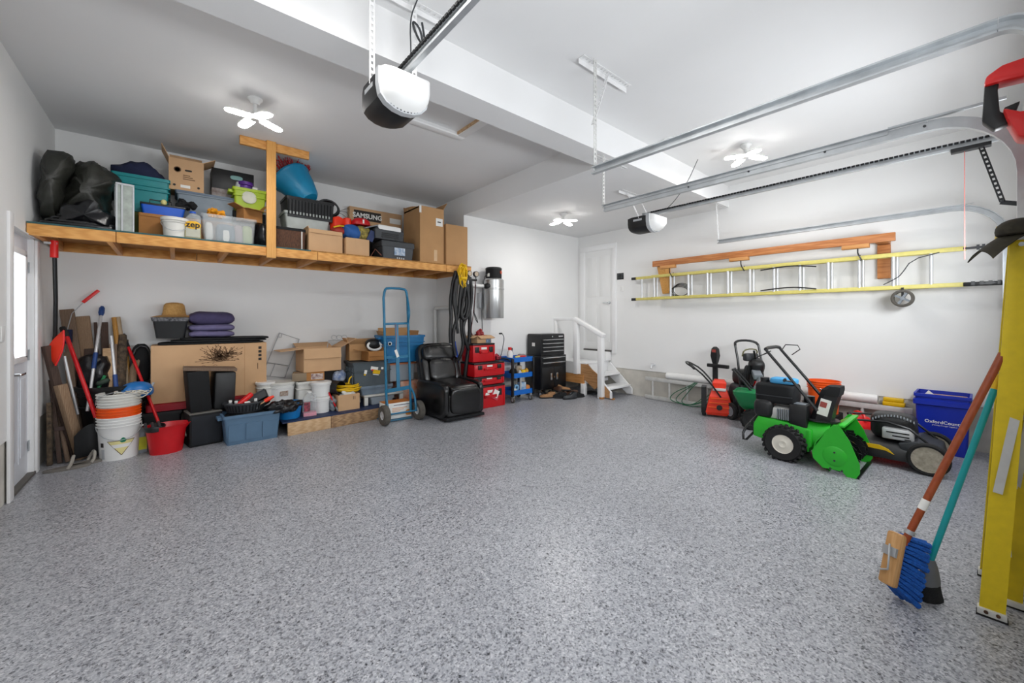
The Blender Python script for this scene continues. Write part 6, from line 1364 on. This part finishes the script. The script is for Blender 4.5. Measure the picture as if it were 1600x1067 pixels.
# ------------------------------------------------------------------ central vacuum and its pipe
t = thing('central_vacuum', 'brushed steel canister vacuum with black motor head on the wall', 'vacuum', (3.87, YB2-.18, 1.34))
BST = mat('brushed_steel', '#c3c4c4', .3, metal=.9, var=.1, scale=8, stretch=(8, 8, .4))
M().lathe([(.158, 0), (.163, .01), (.163, .45), (.171, .455), (.171, .47), (.163, .475), (.163, .60), (.145, .62)], 40).obj('canister', BST, t)
M().lathe([(.125, .62), (.128, .65), (.128, .77), (.118, .80), (.001, .80)], 36).obj('motor_head', BLK2, t)
M().lathe([(.129, .77), (.132, .775), (.132, .785), (.125, .79)], 36, cap0=False, cap1=False).obj('head_rim', BLK, t)
M().cyl((.05, -.115, .72), (.055, -.126, .72), .026, n=16).obj('red_badge', mat('brick_red', '#b5482c', .5), t)
M().b2((-.133, -.05, .65), (-.12, -.01, .70)).obj('rating_label', PAPER, t)
M().pillow((-.13, -.03, .50), (.15, .13, .10), e=.9, n=10).obj('inlet_boot', BLK, t)
M().b2((-.20, .10, .16), (-.14, .17, .40), bev=.006).obj('wall_bracket', LGRY, t); M().box((.158, -.02, .30), (.03, .03, .02)).obj('latch', BLK, t)
M().tube([(-.128, -.02, .70), (-.20, -.02, .64), (-.22, 0, .4), (-.22, .02, .1), (-.20, .03, -.15), (-.20, .04, -.25)], .006, 6, 2).obj('power_cord', DKG, t)
M().tube([(-.20, 0, .50), (-.50, 0, .50)], .026, 14).obj('intake_pipe', WHT, t)
t = thing('vacuum_pipe', 'white plastic pipe with an elbow running down the back wall', 'pipe', (3.37, 6.0, 0))
M().cyl((0, 0, .3), (0, 0, 1.45), .026, n=14).obj('riser', WHT, t); M().tube([(0, 0, 1.42), (0, 0, 1.49), (.0, -.02, 1.51), (.0, -.7, 1.51)], .028, 12, 1).obj('elbow', WHT, t)

# ------------------------------------------------------------------ red modular tool boxes
def redbox(label, x0, x1, z, h, y0, y1, drawers=False, front='latch'):
    xc = (x0+x1)/2; yc = (y0+y1)/2; dx = x1-x0; dy = y1-y0
    t = thing('tool_box', label, 'tool box', (xc, yc, z), 0, 'stack of red modular tool boxes')
    M().b2((-dx/2, -dy/2, 0), (dx/2, dy/2, h-.03), bev=.012).obj('body', RED, t)
    M().b2((-dx/2-.004, -dy/2-.004, h-.03), (dx/2+.004, dy/2+.004, h-.004), bev=.008).obj('black_lid', BLK, t)
    for s in (-1, 1): M().b2((s*dx*.32-.035, -dy/2-.014, h*.50), (s*dx*.32+.035, -dy/2+.003, h*.80), bev=.005).obj('latch', BLK, t)
    for s in (-1, 1): M().b2((s*(dx/2-.01)-.012, -dy/2-.008, .01), (s*(dx/2-.01)+.012, -dy/2+.01, h-.03), bev=.004).obj('corner_guard', RED, t)
    M().b2((-dx*.18, -dy/2-.03, h*.45), (dx*.18, -dy/2-.018, h*.58), bev=.005).obj('handle', RED, t)
    for s in (-1, 1): M().b2((s*dx*.17-.012, -dy/2-.03, h*.45), (s*dx*.17+.012, -dy/2, h*.58)).obj('handle_arm', RED, t)
    M().b2((-.05, -dy/2-.004, h*.66), (.05, -dy/2, h*.78)).obj('white_logo', PAPER, t)
    return t
t = redbox('tall rolling red tool box at the bottom with hanging tags', 3.33, 3.89, 0, .34, 4.78, 5.16)
M().box((.10, -.20, .20), (.15, .006, .17), rot=(0, .5, 0)).obj('red_tag', PINK, t); M().box((.10, -.2045, .20), (.10, .003, .11), rot=(0, .5, 0)).obj('white_print', PAPER, t); M().box((-.06, -.2, .2), (.07, .006, .05), rot=(0, .3, 0)).obj('white_tag', PAPER, t)
redbox('shallow red tool box second from the floor', 3.33, 3.89, .342, .13, 4.80, 5.16); redbox('deep red tool box third from the floor', 3.33, 3.89, .474, .21, 4.79, 5.16)
t = redbox('narrow tall red tool box on top of the red stack', 3.34, 3.74, .686, .28, 4.84, 5.14)
crumple('red_strap_heap', 'heap of red straps and black tools on the deep red tool box', 'strap', 3.815, 4.92, .686, (.13, .2, .10), mat('pink_red_strap', '#c8324a', .6, col2='#2a2022', scale=16), .04, 18, 4, .9)
t = carton('top_carton', 'small carton with drooping flaps on the red tool boxes', 'box', 3.56, 4.98, .968, .28, .22, .11, CARD2, .1, {'f': (118, .09), 'l': (112, .09), 'r': (115, .10), 'b': (100, .08)})
M().b2((.03, -.1125, .0), (.13, -.11, .07)).obj('blue_print', mat('blue_print', '#9ab3cf', .6, col2='#1d2a44', scale=30), t)
crumple('red_parts', 'red plastic parts heaped inside the small top carton', 'parts', 3.56, 4.98, 1.0, (.20, .15, .15), mat('dark_red_parts', '#8f1c22', .5), .05, 16, 7, .9)

# ------------------------------------------------------------------ blue utility cart
t = thing('utility_cart', 'three-tier blue and black rolling tool cart', 'cart', (4.28, 4.97, 0))
CB = mat('cart_blue', '#0d66c2', .4)
for z in (.12, .39, .64):
    M().rings([rect(.22, .18, z, .01), rect(.22, .18, z+.075, .01), rect(.212, .172, z+.075, .01), rect(.212, .172, z+.008, .01)]).obj('tray', CB, t, ang=30)
for x in (-.22, .22):
    for y in (-.18, .18): M().b2((x-.018, y-.018, .10), (x+.018, y+.018, .70), bev=.004).obj('post', BLKM, t)
for x in (-.19, .19):
    for y in (-.15, .15):
        w_ = M().cyl((x-.012, y, .045), (x+.012, y, .045), .045, n=18).obj('caster', RUBG, t); M().cyl((x-.014, y, .045), (x+.014, y, .045), .025, n=14).obj('caster_hub', LGRY, w_); M().b2((x-.02, y-.02, .07), (x+.02, y+.02, .12)).obj('caster_fork', STEEL, w_)
M().tube([(-.25, -.15, .66), (-.29, -.15, .70), (-.29, .15, .70), (-.25, .15, .66)], .01, 8, 1).obj('push_handle', BLKM, t)
TZ_ = (.129, .399, .649)
def item(nm, lb, cat, x, y, tier, mb, m_, rz=0): return tag(mb.obj(nm, m_, None, (4.28+x, 4.97+y, TZ_[tier]), (0, 0, rz), ang=40), lb, cat)
small_bottle(4.16, 4.98, .649, 'white squeeze bottle with red cap on the cart top', WHT, .22, .05, REDB); small_bottle(4.25, 5.04, .649, 'clear spray bottle with black cap on the cart top', CLEAR, .20, .03, BLK)
item('red_case', 'red tool case on the cart top', 'case', .05, -.08, 2, M().b2((-.07, -.05, 0), (.07, .05, .085), bev=.015), RED, .2); item('yellow_marker', 'pale yellow stick on the cart top', 'marker', -.06, -.11, 2, M().b2((-.05, -.012, .05), (.05, .012, .085), bev=.006), mat('pale_yellow2', '#d9cf7a', .5)); item('grey_bag', 'grey tools at the right end of the cart top', 'tools', .16, .02, 2, M().pillow((0, 0, .05), (.1, .2, .1), e=.6, amp=.02, n=10), GRY)
item('paint_tin', 'tin with tan label on the cart middle tray', 'tin', .04, -.02, 1, M().lathe([(.055, 0), (.055, .16), (.05, .165)], 24), mat('tin_label', '#a58a62', .5, col2='#d6d2c6', scale=12)); item('yellow_tub', 'bright yellow tub on the cart middle tray', 'tub', .05, -.12, 1, M().lathe([(.05, 0), (.045, .09), (.035, .105)], 20), YELC); item('yellow_red_bottle', 'yellow and red bottle at the right of the middle tray', 'bottle', .15, -.09, 1, M().lathe([(.035, 0), (.035, .09), (.015, .12)], 16), mat('yellow_red', '#e0b020', .5, col2='#d02a1c', scale=14)); item('white_spool', 'white spool on the cart middle tray', 'spool', -.03, -.13, 1, M().lathe([(.025, 0), (.03, .05), (.02, .1)], 14), WHT); item('black_drill', 'black tool at the left of the middle tray', 'drill', -.13, -.08, 1, M().pillow((0, 0, .07), (.14, .1, .14), e=.7, amp=.02, n=10), BLK2)
item('tape_roll', 'light blue tape roll on the bottom cart tray', 'tape', -.09, -.11, 0, M().lathe([(.05, -.02), (.05, .02), (.022, .02), (.022, -.02)], 22).tf((0, 0, .10), (pi/2, 0, 0)), mat('light_blue', '#7fb2d8', .5)); item('blue_white_box', 'blue and white box on the bottom cart tray', 'box', .05, -.09, 0, M().b2((-.06, -.04, 0), (.06, .04, .17), bev=.004), mat('blue_white', '#5a96c8', .6, col2='#e6ecf0', scale=16)); item('orange_sponge', 'orange sponge on the bottom cart tray', 'sponge', .155, -.09, 0, M().pillow((0, 0, .06), (.1, .1, .12), e=.6, n=10), mat('peach', '#d88a4a', .8)); item('white_rag', 'white rag at the left of the bottom cart tray', 'rag', -.14, -.12, 0, M().pillow((0, 0, .05), (.1, .06, .10), e=.8, amp=.02, n=10), WHTD); item('silver_bar', 'silver bar standing in the cart bottom tray', 'bar', -.03, -.15, 0, M().b2((-.012, -.01, .0), (.012, .01, .36), bev=.003), ALU)
t = thing('work_light', 'thin goose-neck work light curving up beside the red boxes', 'lamp', (3.98, 5.05, .66))
M().tube([(-.03, 0, .03), (.02, 0, .06), (.06, 0, .08), (.10, 0, .25), (.12, 0, .36), (.09, 0, .42), (.06, 0, .43)], .006, 8, 2).obj('neck', DKG, t); M().b2((.02, -.015, .42), (.07, .015, .445), bev=.004).obj('head', BLK, t); M().b2((-.06, -.03, .0), (.0, .03, .035), bev=.006).obj('clamp', BLK, t)

# ------------------------------------------------------------------ black rolling tool chest
t = thing('tool_chest', 'black rolling tool chest with silver drawer pulls', 'tool chest', (5.01, 5.0, 0))
M().b2((-.31, -.19, .13), (.31, .19, .70), bev=.006).obj('cabinet', BLKM, t)
for z0_, z1_ in ((.605, .685), (.515, .60)):
    d_ = M().b2((-.295, -.20, z0_), (.295, -.185, z1_), bev=.003).obj('drawer', BLKM, t); M().b2((-.27, -.212, z1_-.03), (.27, -.198, z1_-.012), bev=.003).obj('pull', CHROME, d_)
for s in (-1, 1):
    d_ = M().b2((s*.148-.145, -.20, .145), (s*.148+.145, -.185, .505), bev=.003).obj('cupboard_door', BLKM, t); M().b2((s*.07-.022, -.206, .28), (s*.07+.022, -.199, .40), bev=.003).obj('handle_plate', CHROME, d_)
M().cyl((0, -.199, .33), (0, -.206, .33), .014, n=12).obj('lock', CHROME, t)
M().rings([rect(.29, .17, .704, .006), rect(.29, .17, 1.05, .006), rect(.28, .16, 1.07, .006)]).obj('top_box', BLKM, t, ang=25)
for k in range(4):
    d_ = M().b2((-.20 if 0 else -.275, -.178, .735+.065*k), (.275, -.168, .79+.065*k), bev=.003).obj('drawer', BLKM, t); M().b2((-.25, -.19, .77+.065*k), (.25, -.176, .784+.065*k), bev=.003).obj('pull', CHROME, d_)
M().b2((.14, -.1725, 1.015), (.25, -.17, 1.035)).obj('badge', CHROME, t); M().cyl((-.02, -.17, 1.025), (-.02, -.178, 1.025), .012, n=12).obj('lock', CHROME, t)
M().b2((-.2925, -.02, .86), (-.29, .05, .92)).obj('white_decal', PAPER, t)
for x in (-.26, .26):
    for y in (-.14, .14):
        w_ = M().cyl((x-.015, y, .05), (x+.015, y, .05), .05, n=20).obj('caster', RUB, t); M().cyl((x-.017, y, .05), (x+.017, y, .05), .028, n=14).obj('caster_hub', ALU, w_); M().b2((x-.025, y-.02, .08), (x+.025, y+.025, .132)).obj('caster_fork', CHROME, w_)
M().tube([(.31, -.12, .62), (.36, -.12, .62), (.36, .12, .62), (.31, .12, .62)], .01, 8).obj('side_handle', CHROME, t)
import OpenImageIO as oiio, sys
b=oiio.ImageBuf('/workdir/render_main.png'); s=b.spec().width/1600
for n,u,v in [('leftceil',300,60),('leftceil2',620,270),('front ceil',800,60),('front ceil2',1050,60),('front ceil R',1400,100),('beam face',720,130),('beam bot',740,175),('backwall',400,450),('backwall R',800,400),('rightwall',1200,520),('rightwall hi',1300,250),('rightwall lo',1480,560),('floor near',800,950),('floor mid',800,750),('floor left',200,850),('floor far',850,660),('leftwall',20,280),('soffit face',800,300)]:
    r=oiio.ROI(int((u-12)*s),int((u+12)*s),int((v-12)*s),int((v+12)*s),0,1,0,3); st=oiio.ImageBufAlgo.computePixelStats(b,roi=r); print(n,(u,v),[round(x*255) for x in st.avg[:3]])
